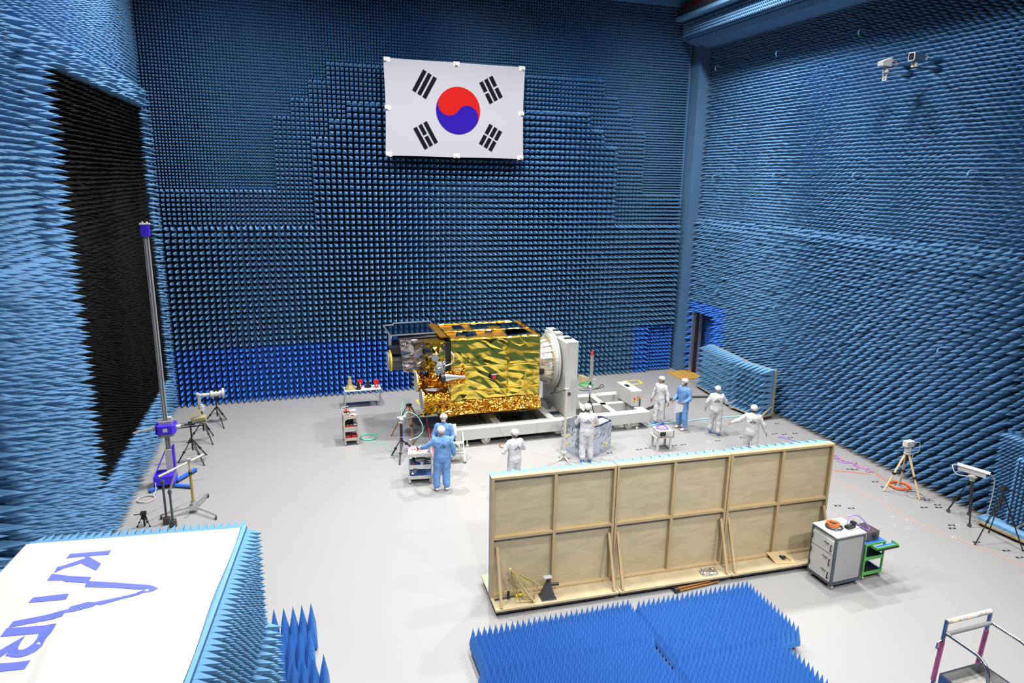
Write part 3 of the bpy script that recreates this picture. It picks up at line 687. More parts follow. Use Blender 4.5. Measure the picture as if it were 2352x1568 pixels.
# cone thruster with its shelf
MB().lathe((-0.22, -0.12, 1.20), (1, 0, -0.03), [(0, 0.135), (0.03, 0.13), (0.30, 0.07), (0.45, 0.05), (0.62, 0.03), (0.66, 0.0)], 20).build('cone_horn', ALU, sat)
MB().lathe((-0.34, -0.12, 1.20), (1, 0, -0.03), [(0, 0.12), (0.10, 0.14), (0.14, 0.13)], 18).build('cone_cap', BLACK, sat)
b = MB(); crumple(b, (0.0, -0.09, 0.95), (0.42, 0, 0), (0, 0, 0.5), (0, -1, 0), 0.04, r, 60); b.build('horn_shroud', AMBER, sat)
MB().box(0.02, 0.34, -0.10, -0.03, 1.38, 1.44).build('horn_ledge', BRASS, sat)
# red-tagged access port
pt = MB().box(1.22, 1.44, -0.09, -0.03, 1.02, 1.20).build('access_port', BLACK, sat)
MB().cyl((1.33, -0.10, 1.10), (1.33, -0.085, 1.10), 0.065, n=12).build('protective_cover', RED, pt)
MB().box(1.24, 1.42, -0.1, -0.088, 1.16, 1.19).build('port_rim', PAPER, pt)
# two foil wrapped trackers pointing left
for cy_, cz_, ln, nm in ((0.55, 0.92, 0.85, 0), (0.05, 0.52, 0.78, 1)):
    b = MB().lathe((-0.10 - ln, cy_, cz_), (1, 0, 0), [(0, 0.30), (0.05, 0.30), (0.18, 0.25), (0.40, 0.21), (ln - 0.1, 0.26), (ln, 0.30)], 18)
    tr = b.build('star_tracker', AMBER, sat)
    MB().lathe((-0.125 - ln, cy_, cz_), (1, 0, 0), [(0, 0.31), (0.03, 0.315)], 24).build('cover_disc', GREY if nm else BRASS, tr)
MB().cyl((-0.95, -0.05, 0.10), (-1.32, -0.1, 0.0), 0.05, 0.03, n=10).build('probe', DARK, sat)
b = MB(); crumple(b, (-1.0, -0.1, 0.02), (0.95, 0, 0.1), (0.25, 0.12, 0.28), (0, -1, 0.2), 0.05, r, 60); b.build('probe_sleeve', GOLD, sat)
# imager at the left end
px0 = 3.05 - SX; px1 = 4.25 - SX
im = MB()
bx = [(px0, 0.75, 1.20), (px1 - .1, 0.75, 1.16), (px1 - .1, 2.3, 1.16), (px0, 2.3, 1.20), (px0 - .12, 0.75, 2.22), (px1, 0.75, 2.26), (px1, 2.3, 2.26), (px0 - .12, 2.3, 2.22)]
rr = random.Random(5)
crumple(im, bx[0], Vector(bx[1]) - Vector(bx[0]), Vector(bx[4]) - Vector(bx[0]), (0, -1, 0), 0.03, rr, 80, 0.3, 1.4)
crumple(im, bx[4], Vector(bx[5]) - Vector(bx[4]), Vector(bx[7]) - Vector(bx[4]), (0, 0, 1), 0.01, rr, 40)
crumple(im, bx[3], Vector(bx[0]) - Vector(bx[3]), Vector(bx[7]) - Vector(bx[3]), (-1, 0, 0), 0.02, rr, 40)
im.build('imager_blanket', SILV, sat)
MB().hexa([(p[0] + (0.03 if p[0] < -1 else -0.03), p[1] + 0.04, p[2] - (0.04 if i > 3 else -0.04)) for i, p in enumerate(bx)]).build('imager_body', mat('grey_hull', (0.32, 0.30, 0.31), 0.4, 0.6), sat)
b = MB(); crumple(b, (px1 - 0.5, 0.70, 1.15), (0.95, -0.1, 0.15), (0.35, 0, 0.55), (0, -1, 0), 0.05, rr, 40); b.build('imager_neck', SILV, sat)
lens = MB().lathe((2.66 - SX, 1.2, 1.47), (1, 0, 0), [(0, 0.30), (0.04, 0.31), (0.06, 0.29), (0.42, 0.29)], 28).build('lens_tube', mat('gunmetal', (0.10, 0.10, 0.10), 0.3, 0.6), sat)
MB().lathe((2.68 - SX, 1.2, 1.47), (1, 0, 0), [(0, 0.305), (0.0, 0.33), (0.05, 0.33), (0.05, 0.305)], 28).build('lens_ring', YELLOW, lens)
MB().lathe((2.62 - SX, 1.2, 1.47), (1, 0, 0), [(0, 0.27), (0.04, 0.29)], 24).build('lens_cover', GREY, lens)
MB().hexa([(-1.62, 0.85, 1.76), (-1.3, 0.8, 1.76), (-1.3, 1.8, 1.76), (-1.62, 1.8, 1.76), (-1.68, 0.85, 1.98), (-1.2, 0.8, 1.98), (-1.2, 1.8, 1.98), (-1.68, 1.8, 1.98)]).build('lens_hood', BLACK, sat)
S3 = [(-1.66, 1.0), (-0.15, 1.08), (-0.08, 2.83), (-1.31, 2.75), (-1.35, 2.5), (-1.67, 2.49)]
MB().prism(S3, 2.29, 2.31).build('mirror_deck', mat('blue_mirror', (0.60, 0.68, 0.85), 0.06, 1.0), sat)
for i in range(6):
    p = S3[i]; q = S3[(i + 1) % 6]; MB().beam((p[0], p[1], 2.31), (q[0], q[1], 2.31), 0.03, 0.04).build('deck_edge', ALU, sat)
MB().box(-1.7, -1.62, 1.0, 1.05, 2.0, 2.32).build('deck_strut', ALU, sat)
# equipment cluster between imager and bus
c = MB(); crumple(c, (-0.75, 0.1, 1.35), (0.62, 0, 0), (0.05, 0.1, 0.85), (0, -1, 0), 0.09, rr, 90); c.build('cluster_blanket', GOLD, sat)
MB().box(-0.72, -0.1, 0.22, 0.9, 1.3, 2.2).build('cluster_box', mat('dark_gold', (0.35, 0.24, 0.03), 0.3, 0.9), sat)
MB().lathe((-0.82, -0.02, 2.02), (1, 0.3, -0.2), [(0, 0.09), (0.03, 0.10), (0.2, 0.10)], 16).build('sun_sensor', GLASSD, sat)
MB().lathe((-0.22, -0.1, 2.08), (0.2, 1, 0.1), [(0, 0.06), (0.15, 0.07)], 14).build('sun_sensor', GLASSD, sat)
MB().lathe((-0.48, -0.05, 1.80), (0, 1, 0), [(0, 0.12), (0.1, 0.13)], 6).build('hex_mount', ALU, sat)
for k in range(6):
    p = Vector((-0.62 + rr.uniform(0, 0.4), -0.03, 1.45 + rr.uniform(0, 0.6))); q = p + Vector((rr.uniform(-.15, .25), rr.uniform(-.04, .02), rr.uniform(-.2, .2)))
    MB().beam(p, q, 0.05, 0.035).build('strut', ALU, sat)
b = MB(); crumple(b, (-0.50, -0.10, 1.28), (0.28, 0, 0), (0.05, 0, 0.42), (0, -1, 0), 0.06, rr, 40); b.build('silver_wrap', FOILS, sat)
b = MB(); crumple(b, (-0.72, -0.05, 0.92), (0.7, 0, 0), (0.05, 0, 0.45), (0, -1, 0), 0.08, rr, 90); b.build('lower_wrap', AMBER, sat)
# launch adapter ring side
MB().box(LX, LX + 0.12, 0.25, 2.0, 0.3, 2.0).build('interface_panel', ALU, sat)
MB().box(LX + 0.02, LX + 0.16, -0.02, 0.14, 1.04, 1.22).build('connector_box', BLACK, sat)
for k in range(2): MB().cyl((LX + 0.16, 0.04, 1.08 + k * 0.07), (LX + 0.24, 0.04, 1.08 + k * 0.07), 0.018, n=8).build('red_plug', RED, sat)
for k in range(5):
    MB().tube([(LX + 0.05, -0.02, 2.0 - k * 0.13), (LX + 0.12, -0.08, 1.95 - k * 0.13), (LX + 0.1, -0.05, 1.88 - k * 0.13)], 0.014, 5).build('harness', WHITE if k % 2 else RED, sat)

fx = thing('turning_fixture', 'white turning fixture, a tall perforated plate rising from a long wheeled frame', 'fixture', (4.4, 18.95, 0))
OX, OY = 4.4, 18.95
def fp(x, y, z): return (x - OX, y - OY, z)
# adapter ring (gold anodised cone) with gussets
RC = (7.22 - OX, 20.35 - OY, 2.22)
MB().lathe(RC, (1, 0, 0), [(0, 0.60), (0.05, 0.62), (0.10, 0.60), (0.52, 0.70), (0.56, 0.80), (0.64, 0.80)], 40).build('adapter_cone', mat('gold_anodised', (0.72, 0.68, 0.48), 0.3, 0.75), fx, smooth=False)
MB().lathe((RC[0] + 0.60, RC[1], RC[2]), (1, 0, 0), [(0, 0.86), (0.09, 0.86), (0.09, 0.92), (0.14, 0.92)], 40).build('mounting_ring', WHITEM, fx)
for k in range(20):
    an = 2 * PI * k / 20; c, s = math.cos(an), math.sin(an)
    p = lambda x, rr_: (RC[0] + x, RC[1] + c * rr_, RC[2] + s * rr_)
    n_ = Vector((0, -s, c)) * 0.018
    tri = [Vector(p(0.18, 0.635)), Vector(p(0.60, 0.70)), Vector(p(0.60, 0.80))]
    MB().add([v - n_ for v in tri] + [v + n_ for v in tri], [(0, 1, 2), (5, 4, 3), (0, 3, 4, 1), (1, 4, 5, 2), (2, 5, 3, 0)]).build('gusset', ALU, fx)
MB().box(RC[0] + 0.40, RC[0] + 0.50, RC[1] - 0.76, RC[1] - 0.70, 2.15, 2.30).build('label_plate', WHITE, fx)
# plate: perforated white face toward the satellite
PX = 8.02
holes = bpy.data.materials.new('perforated_white'); holes.use_nodes = True; nt = holes.node_tree; bb_ = nt.nodes['Principled BSDF']
bb_.inputs['Roughness'].default_value = 0.4
tc = nt.nodes.new('ShaderNodeTexCoord'); sep = nt.nodes.new('ShaderNodeSeparateXYZ'); nt.links.new(tc.outputs['Object'], sep.inputs[0])
def mth(op, a, b=None):
    n_ = nt.nodes.new('ShaderNodeMath'); n_.operation = op
    for i, v_ in enumerate((a, b)):
        if v_ is None: continue
        if isinstance(v_, (int, float)): n_.inputs[i].default_value = v_
        else: nt.links.new(v_, n_.inputs[i])
    return n_.outputs[0]
fy_ = mth('SUBTRACT', mth('FRACT', mth('MULTIPLY', sep.outputs[1], 12.0)), 0.5); fz_ = mth('SUBTRACT', mth('FRACT', mth('MULTIPLY', sep.outputs[2], 12.0)), 0.5)
rad_ = mth('SQRT', mth('ADD', mth('MULTIPLY', fy_, fy_), mth('MULTIPLY', fz_, fz_)))
mix = nt.nodes.new('ShaderNodeMix'); mix.data_type = 'RGBA'; nt.links.new(mth('LESS_THAN', rad_, 0.22), mix.inputs[0])
mix.inputs[6].default_value = (0.52, 0.52, 0.50, 1); mix.inputs[7].default_value = (0.2, 0.19, 0.17, 1); nt.links.new(mix.outputs[2], bb_.inputs['Base Color'])
MB().box(*[v for v in (PX - OX, PX + 0.05 - OX)], 19.2 - OY, 21.2 - OY, 0.62, 3.02).build('perforated_face', holes, fx)
MB().box(PX + 0.05 - OX, PX + 0.42 - OX, 19.22 - OY, 20.1 - OY, 0.55, 3.05).build('column', WHITEM, fx, bevel=0.01)
MB().box(PX + 0.05 - OX, PX + 0.32 - OX, 20.3 - OY, 21.2 - OY, 0.55, 3.10).build('column', WHITEM, fx, bevel=0.01)
MB().box(PX + 0.1 - OX, PX + 0.34 - OX, 19.6 - OY, 19.7 - OY, 3.05, 3.09).build('top_handle', BLACK, fx)
MB().box(PX + 0.1 - OX, PX + 0.28 - OX, 20.6 - OY, 20.7 - OY, 3.10, 3.14).build('top_handle', BLACK, fx)
MB().box(PX - OX - 0.02, PX + 0.02 - OX, 19.4 - OY, 21.0 - OY, 1.35, 1.40).build('lower_lip', WHITEM, fx)
MB().cyl((PX + 0.15 - OX, 19.2 - OY, 1.35), (PX + 0.15 - OX, 19.22 - OY, 1.35), 0.06, n=14).build('port', DARK, fx)
MB().beam((PX + 0.75 - OX, 19.9 - OY, 0.6), (PX + 0.45 - OX, 19.9 - OY, 1.85), 0.14, 0.18, up=(0, 1, 0)).build('brace', WHITEM, fx)
# wheeled frame
TAN = mat('shaded_cream_paint', (0.62, 0.57, 0.47), 0.4)
MB().box(4.42 - OX, 11.0 - OX, 18.98 - OY, 19.30 - OY, 0.22, 0.58).build('side_beam', WHITEM, fx, bevel=0.01)
MB().box(4.42 - OX, 11.0 - OX, 21.0 - OY, 21.3 - OY, 0.22, 0.58).build('side_beam', WHITEM, fx, bevel=0.01)
for x0, x1 in ((5.7, 5.95), (7.5, 7.75), (8.9, 9.15), (9.75, 9.95), (10.72, 11.0)):
    MB().box(x0 - OX, x1 - OX, 19.30 - OY, 21.0 - OY, 0.24, 0.56).build('cross_beam', WHITEM, fx)
MB().box(9.15 - OX, 10.72 - OX, 20.1 - OY, 20.3 - OY, 0.24, 0.56).build('cross_beam', WHITEM, fx)
MB().box(4.45 - OX, 5.7 - OX, 19.32 - OY, 20.98 - OY, 0.26, 0.29).build('lower_tray', mat('grey_tray', (0.16, 0.16, 0.15), 0.5), fx)
MB().box(5.96 - OX, 7.48 - OX, 19.32 - OY, 20.98 - OY, 0.24, 0.26).build('lower_tray', mat('black_tray', (0.03, 0.03, 0.03), 0.6), fx)
for x in (4.8, 10.6):
    for y in (19.1, 21.15):
        j = MB().cyl((x - OX, y - OY, 0.04), (x - OX, y - OY, 0.24), 0.03, n=10).build('levelling_jack', BRASS, fx)
        MB().lathe((x - OX, y - OY, 0), (0, 0, 1), [(0, 0.09), (0.03, 0.08), (0.08, 0.03)], 16).build('foot_pad', ALU, j)
for x in (10.3, 5.4):
    w = MB().cyl((x - OX, 19.10 - OY, 0.15), (x - OX, 19.20 - OY, 0.15), 0.15, n=20).build('wheel', CREAM, fx)
    MB().cyl((x - OX, 19.08 - OY, 0.15), (x - OX, 19.10 - OY, 0.15), 0.05, n=10).build('hub', ALU, w)
cab = MB().box(10.62 - OX, 11.0 - OX, 19.6 - OY, 20.75 - OY, 0.58, 1.12).build('control_cabinet', WHITEM, fx, bevel=0.012)
MB().box(11.0 - OX, 11.03 - OX, 19.7 - OY, 20.0 - OY, 0.66, 1.0).build('control_panel', WHITE, cab)
for k, m_ in enumerate((RED, mat('amber_lamp', (0.9, 0.5, 0.02), 0.4), GREEN, WHITE)):
    MB().cyl((10.86 - OX, 19.56 - OY, 0.88 + k * -0.045), (10.86 - OX, 19.56 - OY, 0.92 + k * -0.045), 0.022, n=10).build('signal_lamp', m_, cab)
MB().box(10.68 - OX, 10.74 - OX, 19.57 - OY, 19.6 - OY, 0.76, 0.84).build('sticker', YELLOW, cab); MB().cyl((10.71 - OX, 19.54 - OY, 0.86), (10.71 - OX, 19.6 - OY, 0.86), 0.03, n=12).build('stop_button', RED, cab)
MB().box(10.9 - OX, 10.93 - OX, 19.55 - OY, 19.6 - OY, 0.6, 0.85).build('cable_trunk', DARK, cab)
MB().box(10.68 - OX, 10.8 - OX, 20.1 - OY, 20.3 - OY, 1.12, 1.15).build('pendant', BLACK, cab)
for i in range(3):
    for s in (0, 1): MB().box(9.9 + i * 0.12 - OX, 9.96 + i * 0.12 - OX, 21.04 + s * 0.2 - OY, 21.08 + s * 0.2 - OY, 0.58, 0.584).build('warning_stripe', YELLOW if i % 2 == 0 else BLACK, fx)
MB().box(8.25 - OX, 8.6 - OX, 18.972 - OY, 18.98 - OY, 0.44, 0.46).build('stencil', GREY, fx)
# tall dark-tipped things under the body
o = MB()
for x in (5.2, 5.9, 6.9): o.tube([(x, 19.6, 1.0), (x + .05, 19.62, 0.7), (x + .15, 19.5, 0.42), (x + 0.4, 19.6, 0.30)], 0.022, 6)
tag(o.build('power_cable', BLACK), 'black cables hanging from under the gold satellite into the frame', 'cable')
# ================================================================== stands, trolleys and instruments
def tripod(label, x, y, hub, feet, m=BLACK, top=None, rz=0.0, legr=0.016, cat='tripod', name='tripod', spider=0.3, casters=False, foot=True):
    """feet: world xy of the three feet"""
    t = thing(name, label, cat, (x, y, 0))
    top = top or hub
    MB().cyl((0, 0, hub - 0.28), (0, 0, top), 0.022, n=10).build('centre_column', BLACK, t)
    MB().lathe((0, 0, hub - 0.04), (0, 0, 1), [(0, 0.05), (0.03, 0.065), (0.07, 0.05)], 12).build('hub', BLACK, t)
    for fx_, fy_ in feet:
        d = Vector((fx_ - x, fy_ - y, 0)); e = d.normalized() * 0.05
        z0 = 0.09 if casters else 0.01
        a = Vector((e.x, e.y, hub)); b = Vector((d.x, d.y, z0)); m1 = a.lerp(b, 0.52)
        s_ = Vector((-e.y, e.x, 0)) * 0.45
        lg = MB(); lg.cyl(a + s_, m1 + s_ * 0.6, legr * 0.62, n=6).cyl(a - s_, m1 - s_ * 0.6, legr * 0.62, n=6).cyl(m1 - (b - m1) * 0.1, b, legr * 0.8, n=8)
        l = lg.build('leg', m, t)
        MB().cyl(m1 - (b - m1) * 0.05, m1 + (b - m1) * 0.05, legr * 1.7, n=8).build('clamp', BLACK, l)
        if casters:
            w = MB().cyl((b.x - 0.02, b.y, 0.045), (b.x + 0.02, b.y, 0.045), 0.045, n=12).build('caster', DARK, l)
        elif foot: MB().cyl((b.x, b.y, 0.0), (b.x, b.y, 0.03), 0.024, 0.018, n=8).build('foot', BLACK, l)
        if spider: MB().cyl((0, 0, hub - spider), a.lerp(b, 0.45), 0.007, n=5).build('strut', BLACK, t)
    return t
# three aerial tripods by the left wall
t1 = tripod('black tripod with fat white waveguide head, farthest of three near the left wall', -2.62, 23.15, 0.52, [(-3.03, 23.37), (-2.39, 22.58), (-2.38, 23.41)], top=0.88, legr=0.022, spider=0.18)
h = MB().lathe((-0.55, -0.02, 1.00), (1, 0.1, 0.0), [(0, 0.05), (0.04, 0.08), (0.10, 0.05), (0.20, 0.07), (0.28, 0.05), (0.38, 0.06), (0.40, 0.12), (0.46, 0.12), (0.46, 0.10), (0.75, 0.10), (0.75, 0.17), (0.82, 0.17)], 18).build('waveguide_head', WHITEM, t1)
MB().box(-0.05, 0.1, -0.03, 0.05, 0.86, 0.92).build('bracket', BLACK, t1); MB().cyl((-0.02, 0, 1.1), (-0.02, 0, 1.2), 0.03, n=8).cyl((0.08, 0, 1.1), (0.08, 0, 1.18), 0.03, n=8).build('clamp_screw', BLACK, t1)
t2 = tripod('black tripod with white rotator and small yellow horn, middle one near the left wall', -2.86, 21.55, 0.62, [(-3.33, 21.53), (-2.59, 21.2), (-2.65, 21.98)], top=1.0, legr=0.022, spider=0.18)
MB().cyl((0, 0, 1.0), (0, 0, 1.14), 0.09, n=14).cyl((0, 0, 1.14), (0, 0, 1.19), 0.06, n=14).build('rotator', WHITEM, t2)
MB().box(-0.08, 0.0, -0.04, 0.04, 1.19, 1.5).ball((-0.08, 0, 1.52), 0.06, 8).build('coupler', WHITEM, t2)
MB().beam((-0.2, -0.25, 0.78), (0.02, -0.2, 0.95), 0.05, 0.05).build('yellow_arm', BRASS, t2)
t3 = tripod('black tripod with brass horn pointing right, nearest of three near the left wall', -2.98, 20.0, 0.62, [(-3.39, 20.01), (-2.67, 19.62), (-2.7, 20.41)], top=1.1, legr=0.022, spider=0.18)
MB().add([(0.02, -0.05, 1.22), (0.02, 0.05, 1.22), (0.02, 0.05, 1.28), (0.02, -0.05, 1.28), (0.42, -0.16, 1.16), (0.42, 0.16, 1.16), (0.42, 0.16, 1.34), (0.42, -0.16, 1.34)],
         [(0, 1, 2, 3), (7, 6, 5, 4), (0, 4, 5, 1), (1, 5, 6, 2), (2, 6, 7, 3), (3, 7, 4, 0)]).build('brass_horn', BRASS, t3)
MB().beam((0.0, 0.0, 1.34), (0.30, 0.05, 1.52), 0.10, 0.03).build('brass_flap', BRASS, t3)
MB().cyl((-0.16, 0, 1.12), (0.12, 0, 1.12), 0.03, n=8).build('pan_head', BLACK, t3); MB().box(-0.05, 0.05, -0.04, 0.04, 1.1, 1.2).build('mount', DARK, t3)
MB().cyl((-0.8, 0.0, 1.02), (0.32, 0.05, 1.05), 0.018, n=6).build('cross_arm', BLACK, t3)

# tall mast positioner with the blue carriage
MX, MY = -3.36, 18.7
t = thing('mast_positioner', 'very tall grey mast with bright blue base and sliding blue carriage', 'mast', (MX, MY, 0))
MB().box(-0.055, 0.055, -0.05, 0.05, 0.15, 6.52).build('mast_profile', mat('mast_grey', (0.42, 0.42, 0.43), 0.4, 0.1), t)
for s in (-0.03, 0.03): MB().box(s - 0.006, s + 0.006, -0.058, -0.05, 0.6, 6.5).build('guide_rail', DARK, t)
MB().box(-0.09, 0.09, -0.09, 0.09, 6.48, 6.76).build('top_cap', BLUEP, t)
MB().box(-0.11, 0.11, -0.10, 0.10, 6.76, 6.79).cyl((-.05, 0, 6.79), (-.05, 0, 6.83), .02, n=8).cyl((.05, 0, 6.79), (.05, 0, 6.83), .02, n=8).build('cap_lid', WHITE, t)
c = MB(); c.prism([(-0.24, -0.16), (-0.17, -0.24), (0.17, -0.24), (0.24, -0.16), (0.24, 0.16), (-0.24, 0.16)], 1.42, 1.66)
car = c.build('carriage', BLUEP, t, bevel=0.01)
MB().prism([(-0.18, -0.15), (-0.12, -0.19), (0.12, -0.19), (0.18, -0.15), (0.18, 0.14), (-0.18, 0.14)], 1.34, 1.42).prism([(-0.16, -0.13), (0.16, -0.13), (0.16, 0.13), (-0.16, 0.13)], 1.66, 1.74).build('carriage_hood', GREY, car)
MB().box(-0.05, 0.06, -0.247, -0.24, 1.49, 1.59).build('data_plate', PAPER, car)
MB().cyl((-0.24, 0, 1.54), (-0.32, 0, 1.54), 0.07, n=12).cyl((-0.32, 0, 1.54), (-0.78, 0, 1.46), 0.035, 0.02, n=10).build('left_arm', CREAM, car)
MB().cyl((0.24, 0, 1.54), (0.34, 0, 1.54), 0.05, n=12).build('right_boss', WHITE, car)
MB().cyl((0.34, 0, 1.54), (0.95, 0.05, 1.62), 0.014, n=8).build('probe_arm', BLACK, car)
MB().box(0.06, 0.16, -0.1, 0.0, 1.74, 1.84).build('hood_clip', WHITE, car); MB().box(-0.16, -0.1, -0.1, 0.0, 1.74, 1.80).build('hood_clip', WHITE, car)
bs = MB(); bs.hexa([(-0.36, -0.42, 0.12), (0.14, -0.42, 0.12), (0.14, 0.1, 0.12), (-0.36, 0.1, 0.12), (-0.36, -0.40, 0.34), (0.12, -0.40, 0.34), (0.12, 0.1, 0.34), (-0.36, 0.1, 0.34)])
bs.build('base_tray', BLUEP, t)
MB().add([(-0.36, -0.40, 0.34), (-0.36, 0.1, 0.34), (-0.08, 0.1, 0.95), (-0.08, 0.02, 0.95), (-0.33, -0.40, 0.34), (-0.33, 0.1, 0.34), (-0.05, 0.1, 0.95), (-0.05, 0.02, 0.95)],
         [(0, 3, 2, 1), (4, 5, 6, 7), (0, 1, 5, 4), (1, 2, 6, 5), (2, 3, 7, 6), (3, 0, 4, 7)]).box(0.08, 0.13, -0.06, 0.1, 0.34, 1.02).build('gusset_plate', BLUEP, t)
MB().box(-0.08, 0.08, -0.11, -0.06, 0.34, 0.96).build('front_cover', WHITEM, t)
for a_, b2 in (((0.12, -0.1, 0.08), (0.52, 0.55, 0.08)), ((0.12, -0.35, 0.06), (0.55, -0.55, 0.06)), ((-0.3, -0.4, 0.06), (-0.45, -0.55, 0.06)), ((-0.3, 0.1, 0.08), (-0.45, 0.5, 0.08))):
    l = MB().beam(a_, b2, 0.10, 0.05).build('outrigger', BLUEM, t); MB().beam((a_[0], a_[1], 0.03), (b2[0], b2[1], 0.03), 0.06, 0.05).build('under_rail', BLACK, l)
tag(MB().tube([(MX - 0.3 + dx, MY - 0.5 + dy, z) for dx, dy, z in [(0.0, 0.0, 0.25), (0.02, -0.1, 0.1)] + [(0.0 - 0.16 + 0.2 * math.cos(a), -0.45 + 0.2 * math.sin(a), 0.012 + 0.003 * a) for a in np.linspace(0.8, 11, 40)]], 0.010, 5).build('white_cable', WHITE), 'white cord coiled on the floor left of the blue mast base', 'cord')

# boom stand on yellow pole
t = thing('boom_stand', 'boom stand with olive yellow pole and long white rod on castered legs', 'stand', (-2.6, 16.75, 0))
MB().cyl((0, 0, 0.1), (0, 0, 1.12), 0.032, n=12).build('lower_pole', mat('olive_tube', (0.45, 0.38, 0.08), 0.3, 0.5), t)
MB().cyl((0, 0, 0.9), (0, 0, 1.34), 0.024, n=12).build('upper_pole', BRASS, t); MB().cyl((0, 0, 0.98), (0, 0, 1.05), 0.042, n=12).build('collar', BLACK, t)
MB().box(-0.04, 0.04, -0.04, 0.04, 1.30, 1.38).build('clamp', GREY, t)
MB().box(-0.09, 0.09, -0.08, 0.08, 0.10, 0.2).cyl((0, 0, 0.08), (0, 0, 0.28), 0.055, n=10).build('base_hub', ALU, t)
A = Vector((-3.23 + 2.6, 16.45 - 16.75, 1.13)); B = Vector(atY(466.7, 1044, 17.3)); B = Vector((B.x + 2.6, 17.3 - 16.75, B.z))
MB().cyl(A, B, 0.028, n=10).build('white_rod', CREAM, t)
for fx_, fy_ in ((-3.29, 16.59), (-2.06, 16.22), (-2.36, 17.51)):
    l = MB().beam((0, 0, 0.14), (fx_ + 2.6, fy_ - 16.75, 0.10), 0.03, 0.03).build('leg', ALU, t)
    MB().cyl((fx_ + 2.6 - 0.02, fy_ - 16.75, 0.05), (fx_ + 2.6 + 0.02, fy_ - 16.75, 0.05), 0.05, n=12).build('caster', DARK, l)
for (x, y, h_, k, w) in ((-3.13, 16.31, 1.13, 0, 'left one of a pair carrying the white rod'), (-2.97, 16.12, 0.95, 1, 'right one of a pair, with pale bracket on top')):
    t = thing('pole_stand', 'dark grey pole on block foot, ' + w, 'pole', (x, y, 0))
    MB().cyl((0, 0, 0.1), (0, 0, h_ - (0.02 if k else 0.03)), 0.026, n=10).cyl((0, 0, h_ - 0.12), (0, 0, h_ - 0.05), 0.042, n=10).build('pole', DGREY, t)
    MB().cyl((0, 0, 0), (0, 0, 0.16), 0.085, n=12).build('block_foot', DARK, t)
    if k: MB().beam((0.0, 0, 0.9), (0.16, 0.12, 1.32), 0.05, 0.02).build('bracket', GREY, t)
t = tripod('small black photo tripod on the floor beside the left foam wall', -3.6, 16.32, 0.22, [(-3.75, 16.30), (-3.48, 16.25), (-3.58, 16.5)], top=0.3, legr=0.012, spider=0)
MB().box(-0.06, 0.06, -0.04, 0.05, 0.28, 0.36).cyl((-0.2, 0, 0.31), (-0.05, 0, 0.31), 0.012, n=6).build('pan_head', BLACK, t)

# folding bench with calibration parts against the back wall
t = thing('work_bench', 'white folding bench against the back wall carrying brass horn and red pieces', 'bench', (2.15, 23.75, 0))
MB().box(-0.66, 0.62, -0.27, 0.27, 0.62, 0.66).build('bench_top', WHITE, t, bevel=0.006)
for x in (-0.6, 0.56):
    for y in (-0.22, 0.22):
        MB().beam((x, y, 0.62), (x + (0.08 if x > 0 else -0.08), y * 1.15, 0.0), 0.04, 0.04).build('leg', ALU, t)
    MB().beam((x * 1.05, -0.22, 0.2), (x * 1.05, 0.22, 0.2), 0.03, 0.03).build('cross_bar', ALU, t)
for x in (-0.58, 0.54): MB().beam((x * 1.02, -0.2, 0.3), (x * 0.35, -0.2, 0.60), 0.02, 0.02).build('stay', ALU, t)
ZBn = 0.66
o = MB().lathe((0, 0, 0), (0, 0, 1), [(0, 0.20), (0.03, 0.20), (0.03, 0.185), (0.08, 0.17), (0.08, 0.14), (0.13, 0.12), (0.13, 0.10), (0.18, 0.085), (0.32, 0.07), (0.32, 0.055), (0.42, 0.05), (0.42, 0.06), (0.45, 0.06)], 26).build('stepped_horn', BRASS, loc=(1.70, 23.72, ZBn))
tag(o, 'large brass stepped horn standing mouth down at the left end of the bench', 'horn aerial')
def clamp_thing(x, y, m, label, big=1.0):
    t = thing('fixture_piece', label, 'fixture', (x, y, ZBn))
    MB().lathe((0, 0, 0), (0, 0, 1), [(0, 0.10 * big), (0.04, 0.10 * big), (0.05, 0.06), (0.16, 0.05)], 14).build('base', m, t)
    MB().box(-0.05, 0.05, -0.04, 0.04, 0.15, 0.24).build('body', m, t); MB().cyl((-0.07, 0, 0.2), (0.08, 0, 0.21), 0.02, n=8).build('screw', ALU, t)
clamp_thing(1.98, 23.62, BLACK, 'squat black fixture next to the brass stepped horn'); clamp_thing(2.33, 23.80, BLACK, 'wide black fixture with silver screw between the two red pieces', 1.3)
def red_piece(x, y, label):
    t = thing('red_fixture', label, 'fixture', (x, y, ZBn))
    MB().cyl((0, 0, 0), (0, 0, 0.14), 0.065, n=12).build('base', RED, t); MB().box(-0.09, 0.09, -0.05, 0.05, 0.14, 0.26).build('jaw', RED, t)
    MB().box(-0.03, 0.03, -0.07, -0.05, 0.05, 0.11).build('sticker', PAPER, t); MB().cyl((0.03, 0, 0.26), (0.03, 0, 0.29), 0.03, n=8).build('knob', RED, t)
red_piece(2.06, 23.86, 'red fixture piece behind the squat black fixture on the bench'); red_piece(2.62, 23.70, 'red fixture piece at the right end of the bench')

